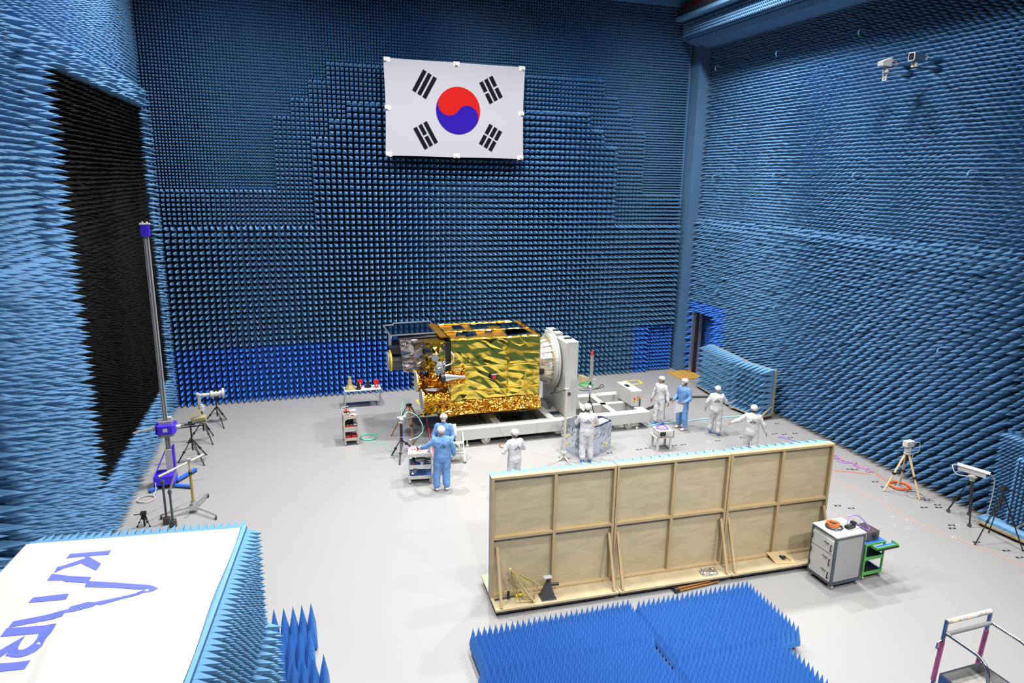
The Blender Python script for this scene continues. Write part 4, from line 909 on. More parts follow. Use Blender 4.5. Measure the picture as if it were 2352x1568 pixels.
# trolleys
def trolley(label, x, y, rz, w, d, h, m, shelf_z, shelf_m, name='tool_trolley', lip=0.04):
    t = thing(name, label, 'trolley', (x, y, 0), rz)
    for sx in (-1, 1):
        for sy in (-1, 1):
            MB().box(sx * w / 2 - 0.017, sx * w / 2 + 0.017, sy * d / 2 - 0.017, sy * d / 2 + 0.017, 0.11, h).build('post', m, t)
            c = MB().cyl((sx * w * .46 - 0.02, sy * d * .45, 0.05), (sx * w * .46 + 0.02, sy * d * .45, 0.05), 0.05, n=14).build('caster', GREY, t)
            MB().box(sx * w * .46 - 0.03, sx * w * .46 + 0.03, sy * d * .45 - 0.015, sy * d * .45 + 0.015, 0.05, 0.115).build('fork', ALU, c)
    for z in shelf_z:
        s_ = MB().box(-w / 2, w / 2, -d / 2, d / 2, z - 0.03, z - 0.008)
        s_.box(-w / 2, w / 2, -d / 2 - 0.01, -d / 2 + 0.006, z - 0.05, z + lip).box(-w / 2, w / 2, d / 2 - 0.006, d / 2 + 0.01, z - 0.05, z + lip)
        s_.box(-w / 2 - 0.01, -w / 2 + 0.006, -d / 2, d / 2, z - 0.05, z + lip).box(w / 2 - 0.006, w / 2 + 0.01, -d / 2, d / 2, z - 0.05, z + lip)
        sh = s_.build('shelf', m, t); MB().box(-w / 2 + 0.012, w / 2 - 0.012, -d / 2 + 0.012, d / 2 - 0.012, z - 0.008, z).build('liner', shelf_m, sh)
    return t
t = trolley('narrow cream tool trolley loaded with red trays, below the white bench', 1.42, 20.32, 0.02, 0.40, 0.52, 0.98, CREAM, (0.2, 0.55, 0.9), GREY)
MB().tube([(-0.2, 0.28, 0.95), (-0.2, 0.34, 1.03), (0.0, 0.36, 1.05)], 0.014, 6).build('handle', WHITE, t)
def bit(name, label, cat, x, y, z, rz, fn, mats, group=None, bevel=0.0):
    b = MB(); fn(b); o = b.build(name, mats, loc=(x, y, z), rz=rz, bevel=bevel); tag(o, label, cat, group); return o
tb = lambda dx, dy, z: (1.42 + dx, 20.32 + dy, z)
bit('parts_tray', 'black tray of red handled tools at the back left of the narrow trolley', 'tray', *tb(-0.08, 0.12, 0.90), 0, lambda b: (b.box(-.09, .09, -.08, .08, 0, .05, 0), b.cyl((-.05, 0, .05), (-.05, .03, .14), .015, n=6, m=1), b.cyl((-.02, .02, .05), (-.01, .03, .13), .015, n=6, m=1), b.cyl((.04, 0, .05), (.05, .03, .09), .03, n=6, m=2)), [BLACK, RED, ORANGE])
bit('plastic_box', 'white plastic box at the back right of the narrow trolley', 'box', *tb(0.09, 0.15, 0.90), 0, lambda b: b.box(-.10, .10, -.07, .07, 0, .09), WHITE, bevel=.006)
bit('plastic_cup', 'pale cups at the front left of the narrow trolley', 'cup', *tb(-0.11, -0.15, 0.90), 0, lambda b: (b.cyl((-.04, 0, 0), (-.04, 0, .09), .035, .04, n=12), b.cyl((.05, .0, 0), (.05, 0, .1), .035, .04, n=12)), CREAM)
bit('label_pouch', 'pink pouch of small parts at the front right of the narrow trolley', 'pouch', *tb(0.1, -0.12, 0.90), 0.1, lambda b: (b.box(-.08, .08, -.07, .07, 0, .04, 0), b.box(-.08, -.02, -.1, -.07, 0, .05, 1)), [PINK, BLACK])
bit('cable_bundle', 'black and white cable bundle on the middle shelf of the narrow trolley', 'cables', *tb(-0.03, 0.0, 0.55), 0, lambda b: (b.ball((0, .05, .09), .13, 10, 0, (1, .8, .65)), b.ball((.1, .1, .14), .08, 8, 0), b.tube([(-.1, -.18, .03), (-.05, -.2, .1), (0, -.16, .03), (.04, -.2, .1), (.08, -.16, .03)], .012, 5, 1)), [BLACK, WHITE])
bit('tool_tray', 'red tray on the middle shelf of the narrow trolley', 'tray', *tb(-0.05, -0.17, 0.55), 0, lambda b: b.box(-.13, .13, -.07, .07, 0, .06), RED)
bit('metal_canister', 'silver canister standing at the right edge of the narrow trolley', 'canister', *tb(0.12, -0.14, 0.551), 0, lambda b: b.lathe((0, 0, 0), (0, 0, 1), [(0, .07), (.1, .075), (.12, .06), (.17, .04), (.25, .03)], 16), STEEL)
for k, dx in enumerate((-0.095, 0.095)):
    bit('parts_bin', ('left' if k == 0 else 'right') + ' red parts bin on the bottom shelf of the narrow trolley', 'bin', *tb(dx, -0.12, 0.2), 0, lambda b: (b.box(-.09, .09, -.1, .1, 0, .015), b.box(-.09, .09, -.1, -.09, 0, .1), b.box(-.09, .09, .09, .1, 0, .1), b.box(-.09, -.08, -.1, .1, 0, .1), b.box(.08, .09, -.1, .1, 0, .1), b.box(-.06, .06, -.08, .08, .015, .09, 1)), [RED, DARK])
te = trolley('white tool trolley with pink sheet on top and blue shelves', 2.98, 17.05, math.radians(-9), 0.60, 0.44, 0.86, WHITEM, (0.19, 0.5, 0.82), MATBLUE)
TX, TY, TR = 2.98, 17.05, math.radians(-9)
def tl(dx, dy, z): return (TX + dx * math.cos(TR) - dy * math.sin(TR), TY + dx * math.sin(TR) + dy * math.cos(TR), z)
MB().box(-0.29, 0.20, -0.20, 0.20, 0.821, 0.866).build('pink_sheet', PINK, te)
bit('tool_case', 'small black tool case on the pink topped trolley', 'case', *tl(0.02, 0.1, 0.867), TR + .4, lambda b: (b.box(-.09, .09, -.06, .06, 0, .05, 0), b.box(-.07, .07, -.045, .045, .05, .055, 1)), [BLACK, PINK])
bit('wire_spool', 'clear spool on the far corner of the pink topped trolley', 'spool', *tl(-0.17, 0.08, 0.867), TR, lambda b: (b.cyl((-.06, 0, .05), (-.03, 0, .05), .05, n=12), b.cyl((.03, 0, .05), (.06, 0, .05), .05, n=12), b.cyl((-.05, 0, .05), (.05, 0, .05), .025, n=8)), ALU)
bit('plastic_bottle', 'white bottle on the pink topped trolley', 'bottle', *tl(0.0, -0.08, 0.867), 0, lambda b: b.cyl((0, 0, 0), (0, 0, .10), .025, n=10), WHITE)
bit('red_pot', 'tiny red pot on the pink topped trolley', 'pot', *tl(-0.07, -0.04, 0.867), 0, lambda b: b.cyl((0, 0, 0), (0, 0, .03), .02, n=8), RED)
bit('red_pliers', 'red handled pliers near the right end of the pink topped trolley', 'pliers', *tl(0.13, 0.05, 0.867), 0.6, lambda b: (b.beam((-.1, 0, .02), (.1, .03, .02), .03, .02), b.beam((-.1, .03, .02), (.1, 0, .02), .03, .02)), RED)
bit('glass_jar', 'clear jars and silver parts on the right end of the pink topped trolley', 'jars', *tl(0.24, -0.05, 0.82), 0, lambda b: (b.cyl((0, 0, 0), (0, 0, .1), .035, n=12), b.cyl((0.0, .1, 0), (0.0, .1, .07), .04, n=12), b.cyl((0, -.1, 0), (0, -.1, .06), .03, n=10)), ALU)
bit('grey_pouch', 'grey padded pouch on the middle blue shelf', 'pouch', *tl(0.02, 0.03, 0.5), 0.1, lambda b: b.ball((0, 0, .09), .14, 12, 0, (1.2, .8, .62)), GREY)
bit('green_box', 'small green box on the middle blue shelf', 'box', *tl(-0.17, 0.1, 0.5), 0.4, lambda b: b.box(-.035, .035, -.03, .03, 0, .12), mat('bottle_green', (0.01, 0.16, 0.08), 0.5))
bit('brown_tool', 'brown and black tool at the left of the middle blue shelf', 'tool', *tl(-0.2, -0.07, 0.5), 0.2, lambda b: (b.cyl((0, 0, 0), (0, 0, .07), .05, n=10), b.cyl((.0, 0, .06), (-.06, .04, .1), .015, n=6, m=1)), [WOODD, BLACK])
bit('clear_tub', 'clear tub at the front of the middle blue shelf', 'tub', *tl(0.05, -0.14, 0.5), 0.2, lambda b: b.cyl((0, 0, 0), (0, 0, .09), .05, .06, n=12), WHITE)
bit('foil_bag', 'silver foil bag on the bottom blue shelf', 'bag', *tl(-0.2, -0.05, 0.19), 0.2, lambda b: (b.ball((0, 0, .05), .08, 8, 0, (1, 1.2, .6)), b.beam((.05, .02, .04), (.12, .1, .12), .12, .01, 1)), [FOILS, ALU])
bit('wire_loops', 'black and white wire loops at the right of the middle blue shelf', 'wires', *tl(0.23, -0.02, 0.5), 0, lambda b: [b.tube([(.05 * math.cos(a) * (1 + .1 * k), .1 * math.sin(a), .03 + .025 * k) for a in np.linspace(0, 2 * PI, 14)], .009, 5, k % 2) for k in range(5)], [BLACK, WHITE])

# survey tripod with dark wooden legs and coloured leads, black tripod beside it
t = tripod('brown legged survey tripod standing empty left of the satellite', 3.22, 20.25, 1.06, [(2.69, 20.52), (3.23, 19.63), (3.78, 20.65)], m=WOODD, legr=0.026, spider=0)
MB().lathe((0, 0, 1.04), (0, 0, 1), [(0, 0.07), (0.03, 0.10), (0.05, 0.10)], 14).build('head_plate', BLACK, t)
t = tripod('black tripod with grey swivel head beside the pink topped trolley', 2.76, 18.85, 0.46, [(2.48, 18.95), (2.60, 18.2), (3.11, 19.5)], legr=0.028, top=1.0, spider=0)
MB().cyl((0, 0, 0.3), (0, 0, 0.98), 0.042, n=12).build('pillar', BLACK, t)
MB().ball((0, 0, 1.10), 0.11, 12).build('swivel_head', ALU, t); MB().cyl((-0.12, 0, 1.18), (0.14, 0, 1.2), 0.04, n=8).build('clamp', GREY, t)
def lead(name, pts, r, m, label, cat='cable'):
    P = [Vector(p) for p in pts]; out = []
    for i in range(len(P) - 1):
        p0 = P[max(i - 1, 0)]; p1 = P[i]; p2 = P[i + 1]; p3 = P[min(i + 2, len(P) - 1)]
        for k in range(6):
            t_ = k / 6; out.append(0.5 * ((2 * p1) + (p2 - p0) * t_ + (2 * p0 - 5 * p1 + 4 * p2 - p3) * t_ * t_ + (3 * p1 - p0 - 3 * p2 + p3) * t_ ** 3))
    out.append(P[-1])
    for q in out: q.z = max(q.z, r * 0.9)
    o = MB().tube(out, r, 5).build(name, m); tag(o, label, cat); return o
def coil(cx, cy, rad, turns, z0, n=22, sq=1.0, seed=1, jit=0.03):
    rr_ = random.Random(seed); pts = []
    for k in range(int(turns * n)):
        a = 2 * PI * k / n; r_ = rad * (1 + rr_.uniform(-jit, jit) + 0.08 * math.sin(a * 0.37 + seed)); pts.append((cx + r_ * math.cos(a), cy + r_ * sq * math.sin(a), z0 + 0.004 * k / n * 2))
    return pts
AQUA = mat('aqua_cable', (0.35, 0.75, 0.80), 0.5)
lead('aqua_cable', [(2.8, 18.9, 1.1), (3.0, 19.1, 1.25), (3.3, 19.2, 1.05), (3.45, 19.1, 0.7), (3.3, 19.0, 0.5), (3.0, 18.9, 0.45)], 0.012, AQUA, 'aqua lead looping from the grey swivel head')
lead('violet_cable', [(3.0, 18.7, 0.5), (2.75, 18.75, 0.62), (2.68, 18.8, 0.5), (2.8, 18.75, 0.3), (3.2, 18.7, 0.25), (3.6, 18.3, 0.02)], 0.010, PURPLE, 'violet lead wound round the black tripod leg')
lead('green_lead', coil(1.98, 20.55, 0.24, 4, 0.01, sq=1.1) + [(2.3, 20.9, .01), (2.8, 21.3, .01), (3.05, 20.4, 0.6), (3.2, 20.2, 1.2), (3.0, 20.0, 1.25), (2.78, 19.0, 1.12)], 0.007, TEAL, 'thin teal lead running from its floor coil up to the tripod')
lead('green_lead', [(2.05, 20.3, .01), (2.1, 20.0, .01), (2.45, 19.85, .01), (2.4, 19.4, .01), (2.6, 19.1, .01), (2.9, 19.0, .01)], 0.006, TEAL, 'thin teal lead trailing over the floor to the black tripod')
o = MB().cyl((3.66, 19.6, 0.72), (3.62, 18.2, 0.02), 0.014, n=6).cyl((3.66, 19.6, 0.72), (3.665, 19.65, 0.80), 0.02, n=6).build('red_rod', RED); tag(o, 'red rod sloping to the floor left of the workers', 'rod')
o = MB().cyl((3.62, 17.95, 0), (3.62, 17.95, 0.46), 0.075, n=14).lathe((3.62, 17.95, 0.46), (0, 0, 1), [(0, .075), (.06, .04), (.1, .03)], 12).build('fire_extinguisher', RED); tag(o, 'red fire extinguisher beside the worker facing the camera', 'extinguisher')

# step platform with folding white board
t = thing('step_platform', 'grey two-step mobile platform with white board behind the blue workers', 'steps', (4.15, 18.25, 0), math.radians(-4))
for s in (-0.3, 0.3):
    MB().beam((s, -0.35, 0.08), (s, 0.05, 0.78), 0.035, 0.035, up=(1, 0, 0)).build('stile', ALU, t); MB().beam((s, 0.35, 0.03), (s, 0.05, 0.78), 0.03, 0.03, up=(1, 0, 0)).build('rear_strut', ALU, t)
    c = MB().ball((s, -0.38, 0.055), 0.055, 10).build('caster', GREY, t)
MB().box(-0.3, 0.3, -0.34, -0.14, 0.26, 0.29).box(-0.3, 0.3, -0.2, 0.0, 0.5, 0.53).build('tread', GREY, t)
MB().hexa([(-0.30, -0.05, 0.74), (0.12, -0.05, 0.74), (0.12, -0.02, 0.74), (-0.30, -0.02, 0.74), (-0.30, 0.10, 1.02), (0.12, 0.10, 1.02), (0.12, 0.13, 1.02), (-0.30, 0.13, 1.02)]).build('white_board', PAPER, t)
MB().tube([(-0.18 + 0.16 * math.cos(a) * 1.1 + 0.16, -0.28, 0.42 + 0.18 * math.sin(a)) for a in np.linspace(-0.2, PI + 0.2, 14)], 0.035, 8).build('chair_back', WHITE, t)

# wrapped cube in front of the fixture
WX, WY = 8.2, 17.8
t = thing('wrapped_equipment', 'waist high equipment block wrapped in crinkled silver blue film', 'equipment', (WX, WY, 0))
poly = [(7.50, 18.12), (7.66, 17.42), (8.12, 17.30), (8.42, 17.36), (8.98, 17.72), (8.86, 18.2), (8.1, 18.4)]
P = [(x - WX, y - WY) for x, y in poly]
b = MB(); rr = random.Random(21)
for i in range(len(P)):
    a = P[i]; c = P[(i + 1) % len(P)]; d = Vector((c[0] - a[0], c[1] - a[1], 0)); nn = Vector((d.y, -d.x, 0)).normalized()
    crumple(b, (a[0], a[1], 0.0), d, (0, 0, 0.90), nn, 0.010, rr, 60, 0.9, 1.8)
b.build('film_sides', WRAP, t)
MB().prism([(x * 0.985, y * 0.985) for x, y in P], 0.02, 0.88).build('core', mat('film_core', (0.30, 0.34, 0.42), 0.4, 0.6), t)
b = MB(); b.prism([(p[0], p[1]) for p in P], 0.88, 0.895); b.build('film_top', WRAP, t)
MB().prism([(0.25, -0.28), (0.70, -0.02), (0.58, 0.22), (0.10, -0.02)], 0.895, 0.91).build('top_sheet', PAPER, t)
MB().prism([(-0.05, -0.36), (0.22, -0.32), (0.20, 0.05), (-0.1, 0.0)], 0.895, 0.903).build('open_pocket', BRASS, t)
for k in range(9): MB().box(0.0 + 0.03 * (k % 3), 0.05 + 0.03 * (k % 3), -0.3 + 0.1 * (k // 3), -0.26 + 0.1 * (k // 3), 0.903, 0.925 + 0.01 * (k % 2)).build('orange_clip', ORANGE, t)
for (i, z1, z2) in ((1, 0.25, 0.33), (4, 0.45, 0.62), (3, 0.2, 0.28), (0, 0.5, 0.56), (0, 0.25, 0.30), (2, 0.6, 0.66)):
    a = Vector((*P[i], 0)); c = Vector((*P[(i + 1) % len(P)], 0)); d = (c - a); nn = Vector((d.y, -d.x, 0)).normalized() * 0.025; m_ = a.lerp(c, 0.5) + nn
    for s in (-1, 1): MB().beam(m_ + Vector((0, 0, z1)) - d * 0.08 * s, m_ + Vector((0, 0, z2)) + d * 0.08 * s, 0.006, 0.025, up=nn).build('kapton_tape', mat('kapton_tape', (0.70, 0.55, 0.06), 0.3), t)
# white pole with clip arm
t = thing('white_pole', 'slim white pole on the floor in front of the wrapped block', 'pole', (7.27, 17.30, 0))
MB().box(-0.03, 0.03, -0.03, 0.03, 0.0, 2.15).build('shaft', CREAM, t)
for a in (0.3, 1.9, 3.4, 5.0): MB().beam((0, 0, 0.13), (0.22 * math.cos(a), 0.22 * math.sin(a), 0.01), 0.05, 0.02).build('foot', WHITE, t)
MB().cyl((0, 0, 0.2), (0, 0, 0.26), 0.08, n=8).build('collar', WHITE, t)
MB().tube([(0.08, 0, 2.15), (-0.1, -0.02, 2.14), (-0.28, -0.03, 2.09), (-0.42, -0.03, 2.12)], 0.018, 6).build('clip_arm', BLACK, t)
MB().beam((-0.38, -0.03, 2.12), (-0.36, -0.05, 2.26), 0.03, 0.03).beam((-0.38, -0.03, 2.12), (-0.5, -0.03, 2.08), 0.03, 0.04).build('clip', BLACK, t); MB().box(-0.06, 0.08, -0.02, 0.02, 2.15, 2.18).build('top_bracket', WHITE, t)
# tall aerial tripod right of the plate
t = tripod('black tripod with small brass horn and upright rod right of the white plate', 8.62, 18.62, 1.22, [(8.12, 18.55), (9.0, 18.45), (8.62, 18.88)], top=1.75, legr=0.024, spider=0.25)
MB().ball((0, 0, 1.72), 0.09, 10).cyl((0, 0, 1.5), (0, 0, 1.66), 0.05, n=10).build('swivel_head', ALU, t)
MB().box(-0.16, 0.2, -0.04, 0.04, 1.92, 1.96).build('mount_plate', GREY, t); MB().cyl((0, 0, 1.78), (0, 0, 1.94), 0.03, n=8).build('mount_post', BLACK, t)
MB().box(-0.02, 0.06, -0.03, 0.03, 1.96, 2.75).build('upright_rod', mat('pewter', (0.42, 0.40, 0.36), 0.35, 0.5), t)
MB().cyl((0.02, 0, 2.75), (0.02, 0, 2.83), 0.045, n=12).cyl((0.02, 0, 2.83), (0.02, 0, 2.93), 0.03, 0.005, n=10).build('red_tip', RED, t)
MB().add([(-0.06, -0.04, 1.97), (-0.06, 0.04, 1.97), (-0.06, 0.04, 2.03), (-0.06, -0.04, 2.03), (-0.36, -0.14, 1.92), (-0.36, 0.14, 1.92), (-0.36, 0.14, 2.14), (-0.36, -0.14, 2.14)],
         [(3, 2, 1, 0), (4, 5, 6, 7), (0, 1, 5, 4), (1, 2, 6, 5), (2, 3, 7, 6), (3, 0, 4, 7)]).build('brass_horn', BRASS, t)
lead('green_coil', coil(10.93, 24.0, 0.26, 5, 0.01, seed=4), 0.016, mat('leaf_green', (0.05, 0.45, 0.12), 0.5), 'green cable coiled on the floor by the back wall')
lead('black_loops', [(10.6, 23.6, .01), (11.0, 23.4, .01), (11.5, 23.6, .01), (11.55, 23.9, .01), (11.2, 23.5, .01), (10.6, 23.3, .01), (10.4, 23.5, .01)], 0.012, BLACK, 'black cable loops on the floor below the green coil')

# analyser on a small white stand
t = thing('side_table', 'small white side table carrying the grey analyser', 'table', (10.5, 17.35, 0), math.radians(-6))
MB().box(-0.28, 0.30, -0.25, 0.25, 0.40, 0.43).build('table_top', CREAM, t)
for x in (-0.2, 0.22):
    for y in (-0.2, 0.2): MB().box(x - 0.03, x + 0.03, y - 0.03, y + 0.03, 0, 0.40).build('leg', WHITE, t)
t = thing('spectrum_analyser', 'grey bench analyser with dark screen on the small white table', 'instrument', (10.52, 17.32, 0.43), math.radians(-6))
MB().box(-0.24, 0.24, -0.22, 0.22, 0.02, 0.21).build('case', mat('pale_grey', (0.55, 0.56, 0.56), 0.45), t, bevel=0.008)
MB().box(-0.19, 0.0, -0.228, -0.22, 0.05, 0.18).build('screen', BLACK, t)
for k in range(9): MB().box(0.03 + 0.045 * (k % 3), 0.06 + 0.045 * (k % 3), -0.23, -0.22, 0.06 + 0.04 * (k // 3), 0.08 + 0.04 * (k // 3)).build('key', WHITE, t)
for x in (-0.26, 0.25): MB().box(x, x + 0.015, -0.25, -0.2, 0.0, 0.23).build('handle', GREY, t)
lead('violet_coil', coil(10.50, 17.35, 0.17, 4, 0.655, seed=9), 0.008, PURPLE, 'violet cable coiled on top of the analyser')
bit('white_adaptor', 'white adaptor block inside the violet coil on the analyser', 'adaptor', 10.48, 17.36, 0.642, 0.2, lambda b: b.box(-.07, .07, -.05, .05, 0, .05), WHITE)
lead('grey_lead', [(10.3, 17.4, 0.63), (10.1, 17.4, 0.7), (10.05, 17.3, 0.5), (10.25, 17.2, 0.4), (10.2, 17.0, 0.15), (9.9, 16.8, 0.01), (9.75, 16.9, .01)], 0.006, GREY, 'thin grey lead hanging off the small white table')

# foam-faced panels standing before the right wall
def long_panel(label, ax_, ay, bx_, by, h):
    d = Vector((bx_ - ax_, by - ay, 0)); L = d.length; rz = math.atan2(d.y, d.x)
    t = thing('rolling_screen', label, 'foam screen', (ax_, ay, 0), rz, 'two foam panels standing before the right wall')
    MB().box(0, L, 0.45, 0.50, 0.12, 0.12 + h).build('back_board', WOODL, t)
    MB().box(0, L, -0.12, 0.52, 0.09, 0.13).build('base_board', PLY, t); MB().box(0.02, L - 0.02, -0.10, 0.42, 0.13, 0.17).build('base_foam', FOAML, t)
    ch = [boxchunk(0, L, 0.38, 0.45, 0.13, 0.12 + h, 0)]
    V, F = pyramids((0.0, 0.38, 0.14), (1, 0, 0), (0, 0, 1), (0, -1, 0), int(L / P3), 8, P3, 0.62, jit=0.012, bdrop=0.03); ch.append((V, F, 0))
    np_mesh('foam', ch, [mat('panel_foam', (0.125, 0.30, 0.52), 0.8, spec=0.25)], t)
    MB().box(L, L + 0.03, -0.1, 0.5, 0.13, 0.18).box(L, L + 0.03, 0.42, 0.5, 0.13, 0.12 + h).build('end_trim', WOODL, t)
    MB().beam((L + 0.015, -0.05, 0.17), (L + 0.015, 0.4, 0.45), 0.02, 0.05, up=(1, 0, 0)).build('corner_brace', WOODL, t)
    for x in (0.15, L - 0.15):
        MB().cyl((x - .02, 0.0, 0.045), (x + .02, 0.0, 0.045), 0.045, n=12).build('caster', DARK, t)
    return t
long_panel('rolling panel of long blue foam points behind the white suited workers, far one', 15.20, 22.60, 14.98, 20.12, 1.62)
long_panel('rolling panel of long blue foam points with bare timber edge, near one', 14.90, 20.02, 15.17, 18.62, 1.62)

# instruments along the right wall
t = tripod('pale wooden tripod with white boxed instrument by the right wall', 15.2, 12.85, 1.1, [(14.78, 13.02), (15.28, 12.35), (15.5, 13.2)], m=WOODT, legr=0.03, spider=0)
MB().lathe((0, 0, 1.1), (0, 0, 1), [(0, 0.09), (0.03, 0.1), (0.05, 0.06), (0.07, 0.085), (0.17, 0.085), (0.2, 0.05)], 16).build('rotator', WHITE, t)
MB().box(-0.14, 0.12, -0.08, 0.08, 1.31, 1.47).build('instrument_box', WHITE, t, bevel=0.01); MB().box(0.12, 0.18, -0.03, 0.03, 1.36, 1.42).build('plug', ALU, t)
lead('white_cable', [(15.36, 12.85, 1.38), (15.5, 12.8, 1.4), (15.52, 12.8, 1.15), (15.4, 12.85, 1.05), (15.45, 12.9, 0.6), (15.4, 13.1, 0.3), (15.3, 13.1, .01)], 0.010, WHITE, 'white lead hanging down the pale wooden tripod')
lead('orange_coil', coil(15.42, 13.12, 0.25, 6, 0.02, seed=3, jit=0.07) , 0.009, ORANGE, 'orange cable coil on the floor under the pale wooden tripod')
lead('grey_coil', coil(15.40, 12.62, 0.22, 3, 0.01, seed=6), 0.008, GREY, 'thin grey cable coil on the floor under the pale wooden tripod')
t = tripod('black castered tripod with long white camera housing', 15.55, 11.27, 0.98, [(15.40, 11.62), (15.22, 10.9), (15.76, 11.35)], legr=0.024, spider=0.5, casters=True)
MB().ball((0, 0, 1.12), 0.11, 12, 0, (1, 1, .7)).cyl((0, 0, 1.0), (0, 0, 1.1), 0.06, n=12).build('pan_head', CREAM, t)
MB().beam((-0.16, 0.28, 1.27), (0.14, -0.22, 1.22), 0.17, 0.12).build('housing', WHITE, t); MB().beam((-0.18, 0.31, 1.33), (0.18, -0.28, 1.28), 0.20, 0.015).build('sun_roof', WHITE, t)
lead('white_cable', [(15.46, 11.5, 1.28), (15.25, 11.6, 1.3), (15.2, 11.4, 1.15), (15.5, 11.2, 1.15)], 0.010, WHITE, 'white cable looping at the left of the camera housing')
lead('white_cable', [(15.76, 11.0, 1.25), (15.85, 10.95, 1.1), (15.8, 10.9, 0.7), (15.75, 10.9, 0.3), (15.7, 11.0, 0.01)], 0.012, CREAM, 'white cable hanging at the right of the camera housing')
t = tripod('bare black photo tripod standing on the floor by the blue floor panel', 15.14, 10.22, 1.12, [(14.57, 10.22), (15.38, 9.71), (15.42, 10.55)], top=1.28, legr=0.017, spider=0.35)
MB().box(-0.05, 0.05, -0.04, 0.05, 1.26, 1.38).cyl((0.0, 0, 1.33), (0.22, -0.12, 1.26), 0.018, n=8).build('pan_head', BLACK, t)
t = thing('floor_panel', 'blue topped timber foam panel base lying along the right wall', 'foam panel', (15.50, 10.95, 0), math.radians(-84))
MB().box(0, 2.6, 0, 0.36, 0.14, 0.22).build('foam_top', FOAML, t); MB().box(0, 2.6, -0.02, 0.4, 0.08, 0.14).build('timber', WOODL, t); MB().box(0.05, 2.5, 0.05, 0.35, 0.0, 0.08).build('underframe', BLACK, t)
MB().beam((0.75, 0.25, 0.22), (0.95, 0.36, 0.55), 0.04, 0.05).build('brace', WOODL, t)
ch = []; V, F = pyramids((0.45, 0.42, 0.25), (1, 0, 0), (0, 0, 1), (0, -1, 0), 20, 16, P6, 0.25, jit=0.004); ch.append((V, F, 0)); ch.append(boxchunk(0.45, 2.55, 0.42, 0.47, 0.2, 1.9, 0))
np_mesh('foam_front', ch, [FOAM], t)

# white rack and green trolley
RR = math.radians(2)
t = thing('equipment_rack', 'tall white equipment rack on casters with dark corner posts', 'rack', (9.98, 9.68, 0), RR)
w, d, h0, h1 = 0.76, 0.66, 0.13, 1.18
MB().box(0.02, w - 0.02, 0.02, d - 0.02, h0 + 0.02, h1 - 0.03).build('cabinet', mat('cabinet_white', (0.50, 0.49, 0.48), 0.5), t)
MB().box(0.0, w, 0.0, d, h1 - 0.03, h1).build('top_panel', WHITE, t)
for x in (0, w - 0.045):
    for y in (0, d - 0.045): MB().box(x, x + 0.045, y, y + 0.045, h0 - 0.02, h1 - 0.02).build('corner_post', DGREY, t, bevel=0.006)
for y in (0, d - 0.04): MB().box(0.045, w - 0.045, y, y + 0.04, h0 - 0.02, h0 + 0.03).box(0.045, w - 0.045, y, y + 0.04, h1 - 0.07, h1 - 0.03).build('cross_rail', DGREY, t)
for x in (0, w - 0.04): MB().box(x, x + 0.04, 0.045, d - 0.045, h0 - 0.02, h0 + 0.03).box(x, x + 0.04, 0.045, d - 0.045, h1 - 0.05, h1 - 0.02).build('cross_rail', DGREY, t)
MB().box(0.05, w - 0.05, 0.004, 0.02, h0 + 0.05, h1 - 0.11).build('side_panel', GREY, t)
for k, z in enumerate((0.93, 0.62, 0.33)):
    f = MB().box(-0.004, 0.02, 0.05, d - 0.05, z - 0.16, z + 0.13).build('front_drawer', WHITE, t)
    MB().cyl((-0.03, 0.1, z - 0.1), (-0.03, 0.1, z + 0.03), 0.01, n=6).box(-0.035, 0.0, 0.09, 0.11, z - 0.1, z - 0.085).box(-0.035, 0.0, 0.09, 0.11, z + 0.02, z + 0.035).build('handle', BLACK, f)
    MB().cyl((-0.03, d - 0.08, z - 0.04), (-0.03, d - 0.08, z + 0.07), 0.01, n=6).build('handle', BLACK, f)
    MB().box(-0.008, 0.0, 0.16, 0.30, z + 0.02, z + 0.035).box(-0.008, 0.0, 0.19, 0.2, z - 0.02, z).box(-0.008, 0.0, 0.22, 0.23, z - 0.02, z).box(-0.008, 0.0, 0.25, 0.26, z - 0.02, z).build('lettering', BLACK, f)
for x in (0.06, w - 0.06):
    for y in (0.06, d - 0.06):
        c = MB().cyl((x - 0.022, y, 0.055), (x + 0.022, y, 0.055), 0.055, n=16).build('caster', GREY, t); MB().box(x - 0.03, x + 0.03, y - 0.02, y + 0.02, 0.06, 0.115).build('fork', DGREY, c)
RKX, RKY = 9.98, 9.68
def rk(dx, dy, z): return (RKX + dx * math.cos(RR) - dy * math.sin(RR), RKY + dx * math.sin(RR) + dy * math.cos(RR), z)
p = rk(0.30, 0.42, 1.19)
lead('orange_coil', coil(p[0], p[1], 0.11, 7, 1.20, seed=8, jit=0.12), 0.012, ORANGE, 'orange cable coil in a clear bag on the white rack')
lead('grey_coil', coil(p[0] - 0.03, p[1] - 0.06, 0.15, 4, 1.192, seed=12, jit=0.06), 0.007, DARK, 'dark thin cable coil under the orange coil on the white rack')
bit('control_unit', 'black control unit with silver levers on a white plate on the rack', 'control unit', *rk(0.58, 0.22, 1.181), 0.15, lambda b: (b.box(-.17, .17, -.07, .07, 0, .02, 1), b.box(-.15, .05, -.05, .05, .02, .08, 0), b.box(.02, .10, -.03, .06, .02, .13, 0), b.cyl((-.1, 0, .08), (.02, .02, .085), .012, n=6, m=2)), [BLACK, WHITE, ALU])
lead('white_cable', [rk(.4, .5, 1.19), rk(.46, .56, 1.22), rk(.54, .5, 1.24), rk(.55, .35, 1.22), rk(.5, .25, 1.25)], 0.007, WHITE, 'white lead arching across the top of the rack')
tg = trolley('green framed trolley with blue mats right of the white rack', 11.13, 10.02, RR, 0.50, 0.42, 0.82, GREEN, (0.16, 0.50), BLACK, lip=0.02)
GX, GY = 11.13, 10.02
